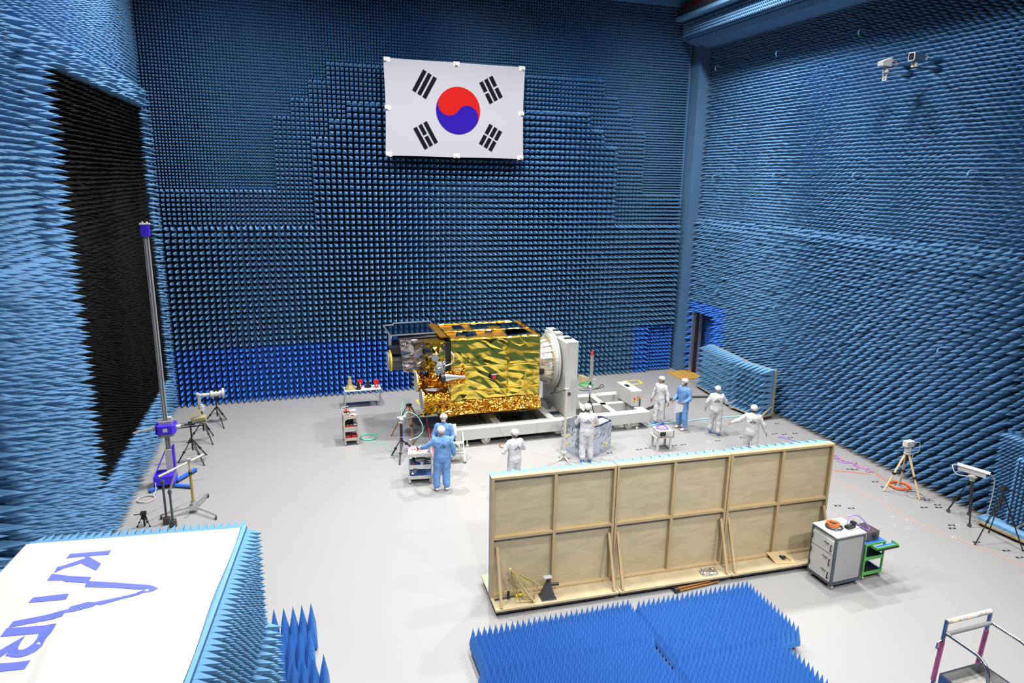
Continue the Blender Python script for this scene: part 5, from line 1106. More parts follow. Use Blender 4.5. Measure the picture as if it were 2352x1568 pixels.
MB().box(-0.27, 0.27, -0.23, 0.23, 0.79, 0.83).build('top_tray', GREEN, tg); MB().box(-0.25, 0.25, -0.21, 0.21, 0.83, 0.84).build('blue_mat', MATBLUE, tg)
MB().box(0.22, 0.245, -0.19, 0.19, 0.17, 0.19).box(0.22, 0.245, -0.19, 0.19, 0.51, 0.53).build('blue_stripe', MATBLUE, tg)
MB().box(-0.1, 0.45, -0.33, -0.23, 0.75, 0.76).build('slide_out_shelf', MATBLUE, tg)
MB().box(-0.12, 0.47, -0.35, -0.33, 0.74, 0.79).box(0.45, 0.47, -0.35, -0.20, 0.74, 0.80).box(-0.12, -0.10, -0.35, -0.2, 0.74, 0.8).build('shelf_frame', GREEN, tg)
MB().box(-0.1, 0.48, -0.37, -0.35, 0.72, 0.75).build('push_bar', BLACK, tg)
t = thing('power_unit', 'dark grey metal box with red striped side on the green trolley', 'instrument', (11.10, 10.05, 0.84), RR + 0.05)
MB().box(-0.17, 0.17, -0.18, 0.20, 0, 0.20).build('case', mat('charcoal_metal', (0.12, 0.11, 0.11), 0.35, 0.4), t, bevel=0.006)
MB().box(-0.176, -0.17, -0.16, 0.18, 0.03, 0.17).build('side_label', PAPER, t); MB().box(-0.18, -0.176, -0.14, 0.1, 0.05, 0.07).box(-0.18, -0.176, -0.14, 0.1, 0.10, 0.12).build('red_stripe', RED, t)
MB().cyl((0.02, -0.18, 0.11), (0.02, -0.21, 0.11), 0.045, n=14).build('dial', BLACK, t)
lead('violet_cable', [(10.62, 10.1, 1.19), (10.75, 10.2, 1.26), (11.0, 10.2, 1.25), (11.15, 10.05, 1.055), (11.0, 9.95, 1.055), (10.8, 10.05, 1.20)], 0.010, PURPLE, 'violet cable looping between the rack and the dark metal box')

# stepladder with taped rails in the near right corner
LXX, LYY = 8.05, 5.45
LZ0 = 2.35
t = thing('platform_ladder', 'tall steel platform ladder with taped handrails in the near right corner', 'ladder', (LXX, LYY, 0))
STL = mat('ladder_steel', (0.30, 0.31, 0.34), 0.22, 0.9)
tape = bpy.data.materials.new('taped_rail'); tape.use_nodes = True; nt = tape.node_tree; bb_ = nt.nodes['Principled BSDF']; bb_.inputs['Roughness'].default_value = 0.5
tc = nt.nodes.new('ShaderNodeTexCoord'); nn_ = nt.nodes.new('ShaderNodeTexNoise'); nn_.inputs['Scale'].default_value = 13; nn_.inputs['Detail'].default_value = 1
cr = nt.nodes.new('ShaderNodeValToRGB'); cr.color_ramp.interpolation = 'CONSTANT'; e = cr.color_ramp.elements
e[0].position = 0; e[0].color = (0.35, 0.33, 0.28, 1); e[1].position = 0.42; e[1].color = (0.55, 0.55, 0.54, 1)
for pos, col in ((0.56, (0.85, 0.50, 0.02, 1)), (0.60, (0.75, 0.75, 0.72, 1)), (0.67, (0.02, 0.12, 0.5, 1)), (0.70, (0.7, 0.1, 0.05, 1))):
    x_ = e.new(pos); x_.color = col
nt.links.new(tc.outputs['Object'], nn_.inputs['Vector']); nt.links.new(nn_.outputs['Fac'], cr.inputs[0]); nt.links.new(cr.outputs[0], bb_.inputs['Base Color'])
ZL = 2.42; pf = 1.55   # handrail top and platform height
def lad(px, py, z): p = at(px, py, z); return Vector((p[0] - LXX, p[1] - LYY, z))
A = lad(2178, 1430, ZL); B = lad(2280, 1405, ZL)
ux = (B - A); ux.z = 0; Wd = ux.length; ux.normalize(); uy = Vector((ux.y, -ux.x, 0))      # uy toward the camera
if uy.y > 0: uy = -uy
def q(a, b, z): v = A + ux * a + uy * b; return Vector((v.x, v.y, z))
DL = 0.62
for a in (0, Wd):
    l = MB().beam(q(a, -0.02, ZL + 0.02), q(a, -0.10, 0.0), 0.038, 0.03, up=ux).build('rear_post', STL, t)
    MB().cyl(q(a, -0.03, ZL - 0.30), q(a, -0.06, pf - 0.05), 0.031, n=8).build('tape_wrap', mat('violet_pink_film', (0.36, 0.07, 0.22), 0.35, noise=0.7, nscale=12), l)
    R_ = 0.22; arc = [q(a, 0.0, ZL - 0.16)]
    arc += [q(a, DL - R_ + R_ * math.sin(s), ZL - 0.16 - R_ + R_ * math.cos(s)) for s in np.linspace(0, PI / 2, 9)]
    arc += [q(a, DL + 0.02, pf + 0.3), q(a, DL + 0.05, pf - 0.1), q(a, DL + 0.30, 0.9), q(a, DL + 0.62, 0.0)]
    MB().tube(arc, 0.021, 8).build('handrail', STL, t)
    MB().tube([q(a, DL + 0.01, pf + 0.42), q(a, DL + 0.5, pf + 0.10), q(a, DL + 0.62, pf - 0.1), q(a, DL + 0.85, 0.9)], 0.016, 8).build('stair_rail', tape, t)
MB().cyl(q(0, -0.02, ZL), q(Wd, -0.02, ZL), 0.032, n=10).build('top_rail', tape, t)
MB().cyl(q(0, -0.0, ZL - 0.17), q(Wd, -0.0, ZL - 0.17), 0.028, n=10).build('mid_rail', mat('grey_wrap', (0.20, 0.20, 0.21), 0.7), t)
tr_ = MB()
def bar(p, q_, w_, h_): tr_.beam(p, q_, w_, h_)
bar(q(0.04, 0.0, pf), q(Wd - .04, 0.0, pf), 0.03, 0.16); bar(q(0.04, DL - .02, pf), q(Wd - .04, DL - .02, pf), 0.03, 0.05); bar(q(0.03, 0, pf), q(0.03, DL, pf), 0.03, 0.16); bar(q(Wd - .03, 0, pf), q(Wd - .03, DL, pf), 0.03, 0.16)
tr_.build('kick_rim', STL, t)
V4 = [q(0.03, 0, pf - 0.09), q(Wd - .03, 0, pf - 0.09), q(Wd - .03, DL, pf - 0.09), q(0.03, DL, pf - 0.09)]
MB().add([*V4, *[v + Vector((0, 0, 0.02)) for v in V4]], [(0, 1, 2, 3), (7, 6, 5, 4), (0, 4, 5, 1), (1, 5, 6, 2), (2, 6, 7, 3), (3, 7, 4, 0)]).build('platform_deck', mat('tread_plate', (0.45, 0.44, 0.40), 0.4, 0.6, bump=0.6, bscale=60), t)
for k in range(4): MB().beam(q(0.03, DL + 0.10 + k * 0.15, pf - 0.32 - k * 0.32), q(Wd - .03, DL + 0.10 + k * 0.15, pf - 0.32 - k * 0.32), 0.18, 0.03).build('step', STL, t)
MB().beam(q(0, -0.08, 0.6), q(Wd, -0.08, 0.6), 0.03, 0.03).build('rear_brace', STL, t)
MB().tube([q(0, -0.03, ZL - .28), q(-0.08, -0.03, ZL - .30), q(-0.06, -0.05, ZL - .40), q(0, -.05, ZL - .44)], 0.014, 6).build('latch', STL, t)

# striped survey tripods lying behind the blue mats
for k in range(2):
    o = MB(); y = 10.48 + 0.12 * k
    for j in range(3): o.cyl((6.95, y + 0.035 * j, 0.05 + 0.03 * (j % 2)), (7.95, y + 0.06 + 0.035 * j, 0.05 + 0.03 * (j % 2)), 0.018, n=6, m=0)
    o.cyl((6.90, y + .02, 0.06), (7.0, y + .02, 0.06), 0.05, n=8, m=1); o.cyl((7.92, y + .1, 0.06), (8.0, y + .1, 0.06), 0.04, n=8, m=1)
    tag(o.build('folded_tripod', [WOODD, BLACK]), ('farther' if k else 'nearer') + ' of two folded brown tripods lying behind the right blue mat', 'tripod')

# floor cables
lead('black_conduit', [(11.05, 20.3, .04), (11.6, 20.55, .04), (12.3, 20.9, .04), (13.2, 21.4, .04), (14.0, 21.5, .04), (14.9, 21.3, .04)], 0.045, DARK, 'thick black conduit running from the frame to the foam panel')
lead('aqua_hose', [(11.0, 19.1, .02), (11.6, 19.25, .02), (12.4, 19.2, .02), (13.4, 19.25, .02), (14.8, 19.15, .02)], 0.022, AQUA, 'pale aqua hose across the floor behind the workers')
lead('red_line', [(11.05, 20.0, .01), (11.5, 19.7, .01)], 0.010, RED, 'short red line on the floor beside the frame end')
lead('orange_line', [(14.0, 14.55, .008), (14.1, 13.6, .008), (14.2, 12.6, .008), (14.15, 11.6, .008), (14.3, 10.8, .008), (14.6, 10.0, .008), (14.75, 9.2, .008), (14.9, 8.2, .008)], 0.006, mat('pale_orange', (0.85, 0.36, 0.24), 0.5), 'long thin orange line running along the right floor')
rr = random.Random(4); pts = []
for k in range(110):
    a = k * 1.9; pts.append((13.75 + 0.45 * math.cos(a) * rr.uniform(.4, 1), 14.95 + 0.35 * math.sin(a) * rr.uniform(.4, 1), 0.01 + 0.004 * (k % 5)))
lead('orange_tangle', pts + [(14.3, 14.6, .01), (14.8, 14.3, .01), (15.3, 14.0, .01)], 0.007, ORANGE, 'tangle of orange cable on the floor beyond the right screen end')
pts = []
for k in range(60):
    a = k * 0.9; u_ = k / 60; pts.append((14.75 + 0.75 * u_ + 0.13 * math.cos(a * 1.7) * rr.uniform(.5, 1.3), 17.0 - 3.0 * u_ + 0.20 * math.sin(a), 0.012 + 0.004 * (k % 4)))
lead('violet_tangle', pts, 0.009, PURPLE, 'violet cable strewn along the foot of the right wall')
lead('orange_lead', [(15.0, 16.6, .01), (15.2, 15.6, .01), (15.35, 14.9, .01), (15.5, 14.2, .01), (15.4, 13.6, .01), (15.4, 13.3, .01)], 0.010, ORANGE, 'orange lead along the right wall to the wooden tripod')
lead('black_cable_heap', [(6.1 + 1.1 * rr.random(), 20.0 + 0.8 * rr.random(), 0.30 + 0.04 * rr.random()) for _ in range(30)], 0.016, BLACK, 'heap of black cables on the black tray of the fixture')
lead('violet_lead', [(7.0 + .2 * math.cos(a * .8), 19.7 + .15 * math.sin(a * .8), .30) for a in range(12)], 0.012, PURPLE, 'violet cable at the right end of the black tray')
lead('brown_lead', coil(5.95, 18.75, 0.20, 2, 0.01, seed=5), 0.007, WOODD, 'thin brown cable loop on the floor under the white beam')
lead('hanging_wire', [(5.65, 18.9, 1.1), (5.72, 18.85, 0.6), (5.85, 17.9, 0.3), (5.9, 17.5, 0.02)], 0.004, DARK, 'thin dark wire dropping from the satellite edge to the floor')

# floor label plates and markings
def floor_plate(px, py, rz, dark=True):
    x, y, _ = at(px, py, 0)
    b = MB(); b.box(-0.085, 0.085, -0.03, 0.03, 0, 0.004, 0 if dark else 1)
    if dark: b.box(-0.035, 0.045, -0.008, 0.008, 0.004, 0.006, 1)
    else:
        b.prism([(-0.085, 0), (-0.05, 0.03), (-0.05, -0.03)], 0.004, 0.006, 0); b.prism([(0.085, 0), (0.05, -0.03), (0.05, 0.03)], 0.004, 0.006, 0); b.box(-0.03, 0.03, -0.01, 0.01, 0.004, 0.006, 0)
    o = b.build('floor_plate', [BLACK, PAPER], loc=(x, y, 0.001), rz=rz); return o
for px, py in ((1924, 1161), (1955, 1167), (2010, 1106), (2031, 1118), (2129, 1148), (2153, 1159), (2122, 1165), (2062, 1113), (2187, 1213), (2243, 1245), (2186, 1206), (2156, 1165), (1963, 1078), (1951, 1077), (2342, 1280), (2311, 1264), (1962, 1064)):
    tag(floor_plate(px, py, -0.2), 'small dark lettered plate stuck to the floor at the right', 'floor plate', 'dark floor plates at the right')
for px, py in ((1923, 1178), (1954, 1185), (2051, 1186), (2084, 1193), (2053, 1205), (2087, 1212), (2192, 1233), (2200, 1206)):
    tag(floor_plate(px, py, -0.2, False), 'small white arrow plate stuck to the floor right of the screens', 'floor plate', 'white floor plates at the right')
for px, py in ((1648, 1012), (1705, 1004), (1548, 1023), (1570, 1021), (1488, 1029), (1468, 1032), (1400, 1040), (1663, 926), (1785, 972), (1826, 995), (1801, 997), (1779, 996), (1815, 1005)):
    tag(floor_plate(px, py, 0.0), 'small dark plate stuck to the floor around the workers in white', 'floor plate', 'dark floor plates near the workers')
for px, py in ((1628, 1014), (1661, 935), (1486, 909), (1484, 917)):
    tag(floor_plate(px, py, 0.0, False), 'small white plate stuck to the floor near the workers in white', 'floor plate', 'white floor plates near the workers')
o = MB().beam((11.55, 16.72, .004), (11.95, 16.45, .004), .03, .006).beam((11.6, 16.45, .004), (11.9, 16.72, .004), .03, .006).build('tape_cross', PAPER); tag(o, 'white tape cross on the floor between the workers and the screen', 'tape mark')
def sqmark(P, w_, m, label):
    b = MB()
    for i in range(4): p, q2 = P[i], P[(i + 1) % 4]; b.beam((p[0], p[1], .003), (q2[0], q2[1], .003), w_, .004)
    tag(b.build('floor_marking', m), label, 'floor marking')
P = [at(*p)[:2] for p in ((956, 919), (992, 917), (1003, 928), (966, 930))]; sqmark(P, 0.06, YELLOW, 'yellow taped rectangle on the floor behind the foil trackers')
P = [at(*p)[:2] for p in ((1430, 876), (1464, 872), (1476, 880), (1442, 884))]
sqmark(P, 0.07, YELLOW, 'yellow taped rectangle on the floor behind the control cabinet')

# wall cameras
def wall_cam(y, z, label, kind):
    t = thing('wall_camera', label, 'camera', (15.42, y, z)); t.scale = (0.74, 0.74, 0.74)
    MB().beam((0.0, 0, -0.26), (1.1, 0, -0.26), 0.10, 0.03, up=(0, 0, 1)).build('shelf_arm', BLACK if kind else ALU, t)
    MB().cyl((0, 0, -0.25), (0, 0, -0.05), 0.11, 0.08, n=12).build('pan_unit', CREAM if kind else WHITE, t)
    if kind:
        MB().box(-0.16, 0.30, -0.11, 0.11, -0.03, 0.20).build('housing', mat('navy_housing', (0.04, 0.09, 0.16), 0.4), t)
        MB().box(-0.18, -0.16, -0.13, 0.13, -0.05, 0.22).build('front_frame', WHITE, t); MB().cyl((-0.19, 0, 0.08), (-0.18, 0, 0.08), 0.06, n=16).build('lens', BLACK, t)
        MB().box(-0.185, -0.18, -0.10, 0.10, -0.02, 0.19).build('window', GLASSD, t)
        MB().tube([(0.3, -0.06, 0.14), (0.4, -0.14, 0.1), (0.36, -0.12, -0.02)], 0.012, 5).build('lead', WHITE, t)
    else:
        MB().hexa([(-0.28, -0.13, -0.02), (0.1, -0.13, -0.04), (0.1, 0.13, -0.04), (-0.28, 0.13, -0.02), (-0.30, -0.13, 0.12), (0.12, -0.13, 0.26), (0.12, 0.13, 0.26), (-0.30, 0.13, 0.12)]).build('housing', WHITE, t)
        MB().tube([(0.1, -0.1, 0.15), (0.25, -0.2, 0.1), (0.22, -0.2, -0.08), (0.05, -0.12, -0.15)], 0.012, 5).build('lead', ORANGE, t)
        MB().box(-0.03, 0.0, -0.09, 0.09, -0.52, -0.29).build('number_plate', WHITE, t)
        s_ = [(0.05, .0), (0.0, .03), (-.045, .0), (0.0, -.04), (.045, -.08), (0, -.12), (-.05, -.09)]
        MB().tube([(-0.035, -a_, -0.35 + b_) for a_, b_ in s_], 0.009, 5).build('digit', BLACK, t)
wall_cam(15.52, 11.10, 'white wall camera above a plate marked with a curly character, left one', 0)
wall_cam(14.62, 11.12, 'square white framed wall camera on a black arm, right one', 1)
# ================================================================== people in clean-room suits
from mathutils import noise as mnoise
SKIN = mat('skin', (0.38, 0.20, 0.14), 0.5)
HAIRM = mat('black_hair', (0.015, 0.012, 0.010), 0.5)
SUITW = mat('white_suit', (0.56, 0.56, 0.59), 0.75)
SUITB = mat('light_blue_suit', (0.12, 0.27, 0.57), 0.7)
CAPM = mat('white_cap', (0.48, 0.48, 0.48), 0.8)
MASKM = mat('white_mask', (0.6, 0.6, 0.6), 0.8)
SHOEC = mat('blue_shoe_cover', (0.03, 0.22, 0.85), 0.5)
SHOEW = mat('white_shoe', (0.75, 0.73, 0.66), 0.5)
GLOVE = mat('white_glove', (0.72, 0.72, 0.72), 0.6)

def ellipse_loft(b, rings, n=20):      # rings: (centre, rx, ry, axis) closed loft, bigger caps rounded
    vs = []; fs = []
    for c, rx, ry, ax, sx in rings:
        c = Vector(c); ax = Vector(ax).normalized(); u = Vector(sx) - ax * Vector(sx).dot(ax); u.normalize(); w = ax.cross(u)
        for i in range(n):
            t = 2 * PI * i / n; vs.append(c + u * math.cos(t) * rx + w * math.sin(t) * ry)
    for k in range(len(rings) - 1):
        for i in range(n):
            j = (i + 1) % n; fs.append((k * n + i, k * n + j, (k + 1) * n + j, (k + 1) * n + i))
    fs.append(tuple(range(n - 1, -1, -1))); fs.append(tuple(range((len(rings) - 1) * n, len(rings) * n)))
    b.add(vs, fs)
def limb(b, chain, n=14):              # chain: (point, radius); round joints
    for (p, r), (q, r2) in zip(chain, chain[1:]): b.cyl(p, q, r, r2, n=n)
    for p, r in chain: b.ball(p, r * 1.0, 12)
def melt(b, voxel, smooth, wr=0.0, wscale=9.0, seed=0.0, zs=0.5):
    """one continuous skin over the overlapping volumes"""
    me = bpy.data.meshes.new('tmp'); me.from_pydata(b.v, [], b.f); me.update()
    o = bpy.data.objects.new('tmp', me); COL.objects.link(o)
    m = o.modifiers.new('r', 'REMESH'); m.mode = 'VOXEL'; m.voxel_size = voxel; m.use_smooth_shade = True
    if smooth: s = o.modifiers.new('s', 'SMOOTH'); s.factor = 0.5; s.iterations = smooth
    dg = bpy.context.evaluated_depsgraph_get(); ev = o.evaluated_get(dg)
    out = bpy.data.meshes.new_from_object(ev)
    bpy.data.objects.remove(o); bpy.data.meshes.remove(me)
    if wr:
        N = len(out.vertices); co = np.empty(N * 3); out.vertices.foreach_get('co', co); co = co.reshape(-1, 3)
        no = np.empty(N * 3); out.vertices.foreach_get('normal', no); no = no.reshape(-1, 3)
        d = np.array([mnoise.noise(Vector((x * wscale + seed, y * wscale, z * wscale * zs * 1.6))) + 0.5 * mnoise.noise(Vector((x * wscale * 2 + seed, y * wscale * 2 + 3, z * wscale * 2.2 + x * 6))) for x, y, z in co])
        co += no * (np.clip(d, -1, 1) * wr)[:, None]; out.vertices.foreach_set('co', co.ravel()); out.update()
    out.polygons.foreach_set('use_smooth', [True] * len(out.polygons))
    return out
def mesh_obj(name, me, m, parent=None):
    me.name = name; me.materials.clear(); me.materials.append(m)
    o = bpy.data.objects.new(name, me); COL.objects.link(o)
    if parent: o.parent = parent
    return o

def person(label, loc, rz, H=1.72, suit=SUITW, arms=None, legs=None, mask=True, cap=(0, 0), gloves=False, shoe=SHOEC, head_yaw=0.0, hair=False, bow=0.0, back_logo=True, seed=1.0, width=1.0, group=None):
    k = H / 1.72
    V = lambda x, y, z: Vector((x * k, y * k, z * k))
    arms = arms or {-1: ((-0.25, 0.05, -1), (-0.1, 0.25, -1)), 1: ((0.25, 0.05, -1), (0.1, 0.25, -1))}
    legs = legs or {-1: (-0.11, 0.0), 1: (0.11, 0.02)}     # ankle x, y offsets
    lean = lambda z: bow * max(0, z - 0.95)
    body = MB(); cov = MB()
    tor = [(0.86, .125, .10), (0.93, .15, .11), (1.02, .14, .10), (1.12, .135, .10), (1.24, .155, .11), (1.34, .165, .11), (1.41, .13, .085), (1.45, .07, .06)]
    ellipse_loft(body, [(V(0, lean(z), z), rx * k * .93, ry * k * .93, (0, 0, 1), (1, 0, 0)) for z, rx, ry in tor])
    ellipse_loft(cov, [(V(0, lean(z) - 0.005, z), (rx + .035) * k * width, (ry + .035) * k * width, (0, 0, 1), (1, 0, 0)) for z, rx, ry in
                       [(0.80, .12, .10), (0.86, .14, .11), (0.94, .155, .115), (1.04, .145, .105), (1.14, .15, .11), (1.26, .165, .115), (1.35, .165, .11), (1.41, .12, .08), (1.45, .055, .05)]])
    cov.cyl(V(0, lean(1.44), 1.42), V(0, lean(1.48) + .005, 1.485), .078 * k, .07 * k, n=16)
    neck = V(0, lean(1.45), 1.44); hc = V(0, lean(1.58) + 0.02, 1.595)
    limb(body, [(neck, .055 * k), (V(0, lean(1.5) + .01, 1.52), .052 * k)])
    # head with jaw, nose, brow, ears
    hy = Matrix.Rotation(head_yaw, 4, 'Z'); hp = lambda x, y, z: hc + hy @ V(x, y, z)
    hb = MB(); hb.ball((0, 0, 0), 1.0, 20)
    body.add([hp(v[0] * .076, v[1] * .092 - .003, v[2] * .112) for v in hb.v], hb.f)
    body.add([hp(v[0] * .056, v[1] * .060 + .028, v[2] * .060 - .062) for v in hb.v], hb.f)      # jaw and chin
    body.cyl(hp(0, .082, .008), hp(0, .108, -.028), .009 * k, .015 * k, n=8); body.ball(hp(0, .102, -.03), .014 * k, 8)
    body.cyl(hp(-.035, .078, .018), hp(.035, .078, .018), .012 * k, n=8)                        # brow
    body.cyl(hp(-.022, .086, -.058), hp(.022, .086, -.058), .008 * k, n=8)                      # lips
    for s in (-1, 1): body.add([hp(v[0] * .012 + s * .078, v[1] * .018 - .005, v[2] * .030 - .012) for v in hb.v], hb.f)
    # legs
    for s in (-1, 1):
        ax_, ay = legs[s][:2]; lift = legs[s][2] if len(legs[s]) > 2 else 0.0
        hip = V(s * .09, 0, .90); knee = V((s * .09 + ax_) / 2 + s * .01, ay * .5 + .03, .49 + lift * .4); ank = V(ax_, ay, .10 + lift)
        limb(body, [(hip, .085 * k), (knee, .055 * k), (ank, .038 * k)])
        limb(body, [(ank, .036 * k), (ank + V(0, .09, -.055), .034 * k), (ank + V(0, .16, -.07), .028 * k)])
        limb(cov, [(hip, .112 * k * width), (hip.lerp(knee, .5), .105 * k * width), (knee, .092 * k * width), (knee.lerp(ank, .55), .088 * k * width), (ank + V(0, -.005, .05), .082 * k * width), (ank + V(0, 0, .015), .060 * k)])
    cov.ball(V(0, 0, .86), .12 * k, 14)
    hands = []
    for s in (-1, 1):
        d1, d2 = (Vector(a).normalized() for a in arms[s])
        sh = V(s * .175, lean(1.38), 1.375); el = sh + d1 * .285 * k; wr_ = el + d2 * .245 * k
        limb(body, [(V(s * .1, lean(1.38), 1.38), .06 * k), (sh, .052 * k), (el, .038 * k), (wr_, .026 * k)])
        limb(cov, [(V(s * .09, lean(1.36), 1.36), .085 * k), (sh, .080 * k), (sh.lerp(el, .55), .070 * k), (el, .065 * k), (el.lerp(wr_, .6), .058 * k), (wr_ - d2 * .02, .047 * k), (wr_ + d2 * .005, .034 * k)])
        n_ = Vector((-s, 0.15, 0)); n_ = (n_ - d2 * n_.dot(d2)).normalized(); w_ = d2.cross(n_).normalized()
        if w_.dot(Vector((0, 1, 0))) < 0: w_ = -w_      # thumb side forward
        hd = body
        ellipse_loft(hd, [(wr_ + d2 * t * k, a * k, b_ * k, d2, w_) for t, a, b_ in ((0.0, .024, .018), (.03, .034, .016), (.07, .040, .015), (.095, .038, .012))], 12)
        for i, (off, L) in enumerate(((.028, .068), (.010, .078), (-.009, .072), (-.027, .056))):
            p0 = wr_ + d2 * .085 * k + w_ * off * k; p1 = p0 + (d2 * .9 + n_ * .25 + w_ * off * 2).normalized() * L * .5 * k; p2 = p1 + (d2 * .7 + n_ * .7).normalized() * L * .5 * k
            limb(hd, [(p0, .0095 * k), (p1, .0088 * k), (p2, .0078 * k)], 8)
        p0 = wr_ + d2 * .025 * k + w_ * .026 * k; p1 = p0 + (w_ * .75 + d2 * .6 + n_ * .2).normalized() * .036 * k; p2 = p1 + (w_ * .25 + d2 * .9 + n_ * .4).normalized() * .032 * k
        limb(hd, [(p0, .013 * k), (p1, .0105 * k), (p2, .009 * k)], 8)
        hands.append((s, wr_, d2, w_, n_))
    b_o = mesh_obj('person', melt(body, 0.0072, 2), SKIN)
    b_o.location = loc; b_o.rotation_euler = (0, 0, rz); tag(b_o, label, 'person', group)
    mesh_obj('coverall', melt(cov, 0.014, 5, wr=0.016, wscale=8, seed=seed * 7), suit, b_o)
    if gloves:
        for s, wr_, d2, w_, n_ in hands:
            g = MB(); ellipse_loft(g, [(wr_ + d2 * t * k, a * k, b_ * k, d2, w_) for t, a, b_ in ((-.03, .032, .03), (0.0, .028, .024), (.03, .038, .021), (.07, .044, .02), (.10, .042, .017))], 12)
            for i, (off, L) in enumerate(((.028, .068), (.010, .078), (-.009, .072), (-.027, .056))):
                p0 = wr_ + d2 * .085 * k + w_ * off * k; p1 = p0 + (d2 * .9 + n_ * .25 + w_ * off * 2).normalized() * L * .5 * k; p2 = p1 + (d2 * .7 + n_ * .7).normalized() * (L * .5 + .005) * k
                limb(g, [(p0, .0125 * k), (p1, .0118 * k), (p2, .0108 * k)], 8)
            p0 = wr_ + d2 * .025 * k + w_ * .026 * k; p1 = p0 + (w_ * .75 + d2 * .6 + n_ * .2).normalized() * .036 * k; p2 = p1 + (w_ * .25 + d2 * .9 + n_ * .4).normalized() * .034 * k
            limb(g, [(p0, .016 * k), (p1, .0135 * k), (p2, .012 * k)], 8)
            mesh_obj('glove', melt(g, 0.0072, 1), GLOVE, b_o)
    # cap: puffed, gathered at the rim
    c = MB(); n = 28; m_ = 12; vs = []; tilt = Matrix.Rotation(0.30, 4, 'X')
    for i in range(m_ + 1):
        th = (PI * 0.60) * i / m_
        for j in range(n):
            ph = 2 * PI * j / n; rr_ = 1 + 0.05 * math.sin(ph * 7 + seed * 5) * (i / m_) + 0.04 * mnoise.noise(Vector((math.cos(ph) * 2, math.sin(ph) * 2, th * 3 + seed)))
            r2 = 1.0 if i < m_ - 1 else (0.93 if i == m_ - 1 else 0.86)
            v = Vector((math.sin(th) * math.cos(ph) * (.108 + cap[0]) * rr_ * r2, math.sin(th) * math.sin(ph) * (.122 + cap[1]) * rr_ * r2, math.cos(th) * .108 * rr_))
            v = tilt @ v; vs.append(hp(v.x, v.y - .014, v.z + .028))
    fs = [(i * n + j, (i + 1) * n + j, (i + 1) * n + (j + 1) % n, i * n + (j + 1) % n) for i in range(m_) for j in range(n)] + [tuple(range(m_ * n, (m_ + 1) * n))]
    c.add(vs, fs).build('cap', CAPM, b_o, smooth=True)
    if mask:
        g = MB(); vs = []
        for i in range(7):
            for j in range(9):
                a = (j - 4) / 4 * 1.15; z = .002 - i * .014; bulge = .100 - .004 * abs(i - 3) ** 1.3
                vs.append(hp(math.sin(a) * .074 * (1 - .02 * i), math.cos(a) * bulge + .002, z))
        fs = [(i * 9 + j, i * 9 + j + 1, (i + 1) * 9 + j + 1, (i + 1) * 9 + j) for i in range(6) for j in range(8)]
        g.add(vs, fs); o = g.build('face_mask', MASKM, b_o, smooth=True); md = o.modifiers.new('t', 'SOLIDIFY'); md.thickness = 0.006
    for s in (-1, 1): MB().ball(hp(s * .030, .086, .006), .0085 * k, 8).build('eye', BLACK, b_o)
    if hair:
        h = MB(); h.add([hp(v[0] * .082, v[1] * .080 - .024, v[2] * .095 - .012) for v in hb.v], hb.f); h.build('hair', HAIRM, b_o, smooth=True)
    for s in (-1, 1):
        ax_, ay = legs[s][:2]; lift = legs[s][2] if len(legs[s]) > 2 else 0.0
        a = V(ax_, ay, .10 + lift); g = MB()
        g.ball(a + V(0, -.02, -.04), .055 * k, 14, 0, (1, 1.1, .95)); g.ball(a + V(0, .10, -.055), .050 * k, 14, 0, (1, 1.5, .85)); g.cyl(a + V(0, 0, -.03), a + V(0, 0, .02), .052 * k, n=12)
        me = melt(g, 0.01, 3)
        co = [v.co for v in me.vertices]
        for v in me.vertices: v.co.z = max(v.co.z, lift * k + 0.002)
        mesh_obj('shoe_cover' if shoe is SHOEC else 'shoe', me, shoe, b_o)
    if back_logo:
        lg = MB(); yb = -(.150 * width + .012) * k + lean(1.25) * k
        zz = lambda x, z: V(x, 0, z) + Vector((0, yb + 0.10 * k * (abs(x) / .2) ** 2 + .035 * k * max(0, 1.26 - z) , 0))
        for p, q2 in (((-.075, 1.235), (-.045, 1.26)), ((-.045, 1.26), (-.03, 1.235)), ((-.03, 1.235), (.0, 1.31)), ((.0, 1.31), (.03, 1.235)), ((.03, 1.235), (.045, 1.27)), ((.045, 1.27), (.075, 1.24)), ((-.10, 1.215), (-.02, 1.215)), ((.0, 1.215), (.10, 1.215))):
            lg.beam(zz(*p), zz(*q2), .012, .007, up=(0, 0, 1))
        lg.build('back_logo', mat('ink', (0.02, 0.02, 0.05), 0.7), b_o)
    return b_o

AW = lambda p, rel: -math.atan2(p[0], p[1]) + rel     # turned from facing straight away from the camera
def on(px, py, z): p = at(px, py, z); return (p[0], p[1], 0.0)
DN = lambda x, y: (x, y, -1)
person('person in light blue suit seen from behind, one hand on the pink topped trolley', (3.42, 16.33, 0), AW((3.42, 16.33), 0.18), 1.76, SUITB,
       arms={-1: ((-0.75, 0.25, -0.75), (-0.35, 0.75, -0.35)), 1: ((0.45, 0.0, -0.9), (0.12, 0.30, -0.95))}, legs={-1: (-0.13, -0.02), 1: (0.12, -0.05)}, gloves=True, shoe=SHOEW, seed=1, width=1.08)
P2 = on(1019, 950, 1.72)
person('person in light blue suit and mask facing the camera behind another worker', P2, AW(P2, PI - 0.15), 1.72, SUITB,
       arms={-1: ((-0.3, 0.2, -0.9), (0.2, 0.8, -0.5)), 1: ((0.35, 0.1, -0.9), (-0.1, 0.7, -0.6))}, gloves=True, shoe=SHOEW, seed=2, back_logo=False)
P3_ = on(1183, 986, 1.68)
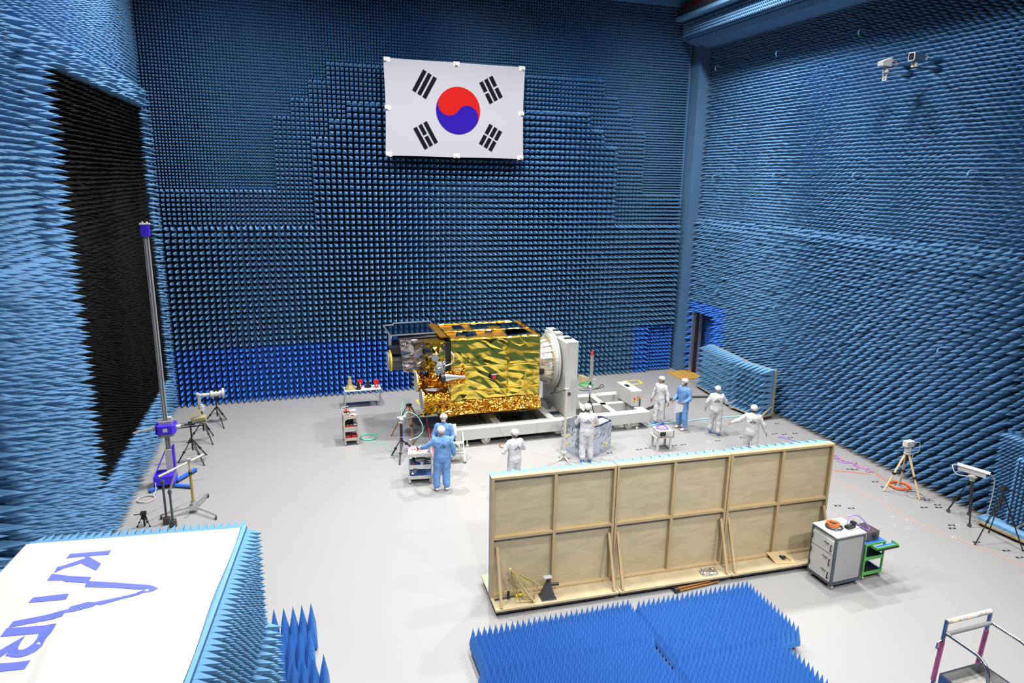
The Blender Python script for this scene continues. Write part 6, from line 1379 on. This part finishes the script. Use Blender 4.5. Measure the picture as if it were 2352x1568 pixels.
person('person in white suit seen from behind with arms folded, left of the white pole', P3_, AW(P3_, 0.55), 1.68, SUITW,
       arms={-1: ((-0.5, 0.12, -0.85), (0.88, 0.48, 0.22)), 1: ((0.5, 0.12, -0.85), (-0.85, 0.52, 0.05))}, head_yaw=0.25, hair=True, seed=3, width=1.05)
person('person in white suit seen from behind, working on the wrapped block', (7.83, 17.0, 0), AW((7.83, 17.0), 0.12), 1.77, SUITW,
       arms={-1: ((-0.4, 0.35, -0.85), (0.1, 0.9, -0.3)), 1: ((0.4, 0.35, -0.85), (-0.1, 0.9, -0.2))}, legs={-1: (-0.10, -0.03), 1: (0.12, 0.02)}, hair=True, seed=4, width=1.08)
person('person in white suit with bare face looking left, beside the frame end', (11.52, 19.25, 0), AW((11.52, 19.25), 2.45), 1.68, SUITW,
       arms={-1: ((-0.35, -0.1, -0.95), (-0.25, 0.15, -0.95)), 1: ((0.35, 0.05, -0.95), (0.2, 0.2, -0.95))}, legs={-1: (-0.09, -0.05), 1: (0.10, 0.10)}, mask=False, hair=True, head_yaw=-0.5, seed=5, back_logo=False)
R6 = AW((12.02, 18.65), 2.35)
q6 = person('person in light blue suit and mask holding a sheet of white paper', (12.02, 18.65, 0), R6, 1.74, SUITB,
            arms={-1: ((-0.35, -0.05, -0.9), (0.15, 0.85, -0.40)), 1: ((0.3, 0.05, -0.9), (-0.1, 0.75, -0.55))}, legs={-1: (-0.16, 0.02), 1: (0.15, -0.02)}, shoe=SHOEW, head_yaw=-0.5, hair=True, seed=6, back_logo=False, width=1.05)
person('person in white suit and blue shoe covers seen from behind, beside the blue panel', (12.78, 17.92, 0), AW((12.78, 17.92), 0.12), 1.64, SUITW,
       arms={-1: ((-0.4, 0.05, -0.9), (-0.15, 0.35, -0.9)), 1: ((0.5, 0.2, -0.8), (-0.2, 0.85, -0.1))}, legs={-1: (-0.13, 0.10, 0.03), 1: (0.13, -0.06)}, seed=7, head_yaw=0.35, width=1.15)
P8 = on(1733, 930, 1.70)
person('person in white suit walking away with both arms held out, behind the screens', P8, AW(P8, 0.05), 1.70, SUITW,
       arms={-1: ((-0.85, 0.1, -0.75), (-0.85, 0.35, -0.55)), 1: ((0.5, -0.05, -0.9), (0.35, 0.15, -0.95))}, legs={-1: (-0.11, 0.15), 1: (0.11, -0.12)}, hair=True, seed=8, head_yaw=0.3, width=1.05)
# the paper, held in front of the blue suited worker
M6 = Matrix.Translation((12.02, 18.65, 0)) @ Matrix.Rotation(R6, 4, 'Z')
k6 = 1.74 / 1.72
pc = M6 @ Vector((-0.235, 0.42, 0.86))
o = MB().hexa([(-0.14, -0.002, -0.19), (0.12, -0.002, -0.12), (0.12, 0.002, -0.12), (-0.14, 0.002, -0.19), (-0.12, -0.002, 0.15), (0.14, -0.002, 0.12), (0.14, 0.002, 0.12), (-0.12, 0.002, 0.15)]).build('paper_sheet', PAPER, loc=pc, rz=-0.5)
tag(o, 'white sheet of paper held by the worker in light blue', 'paper')
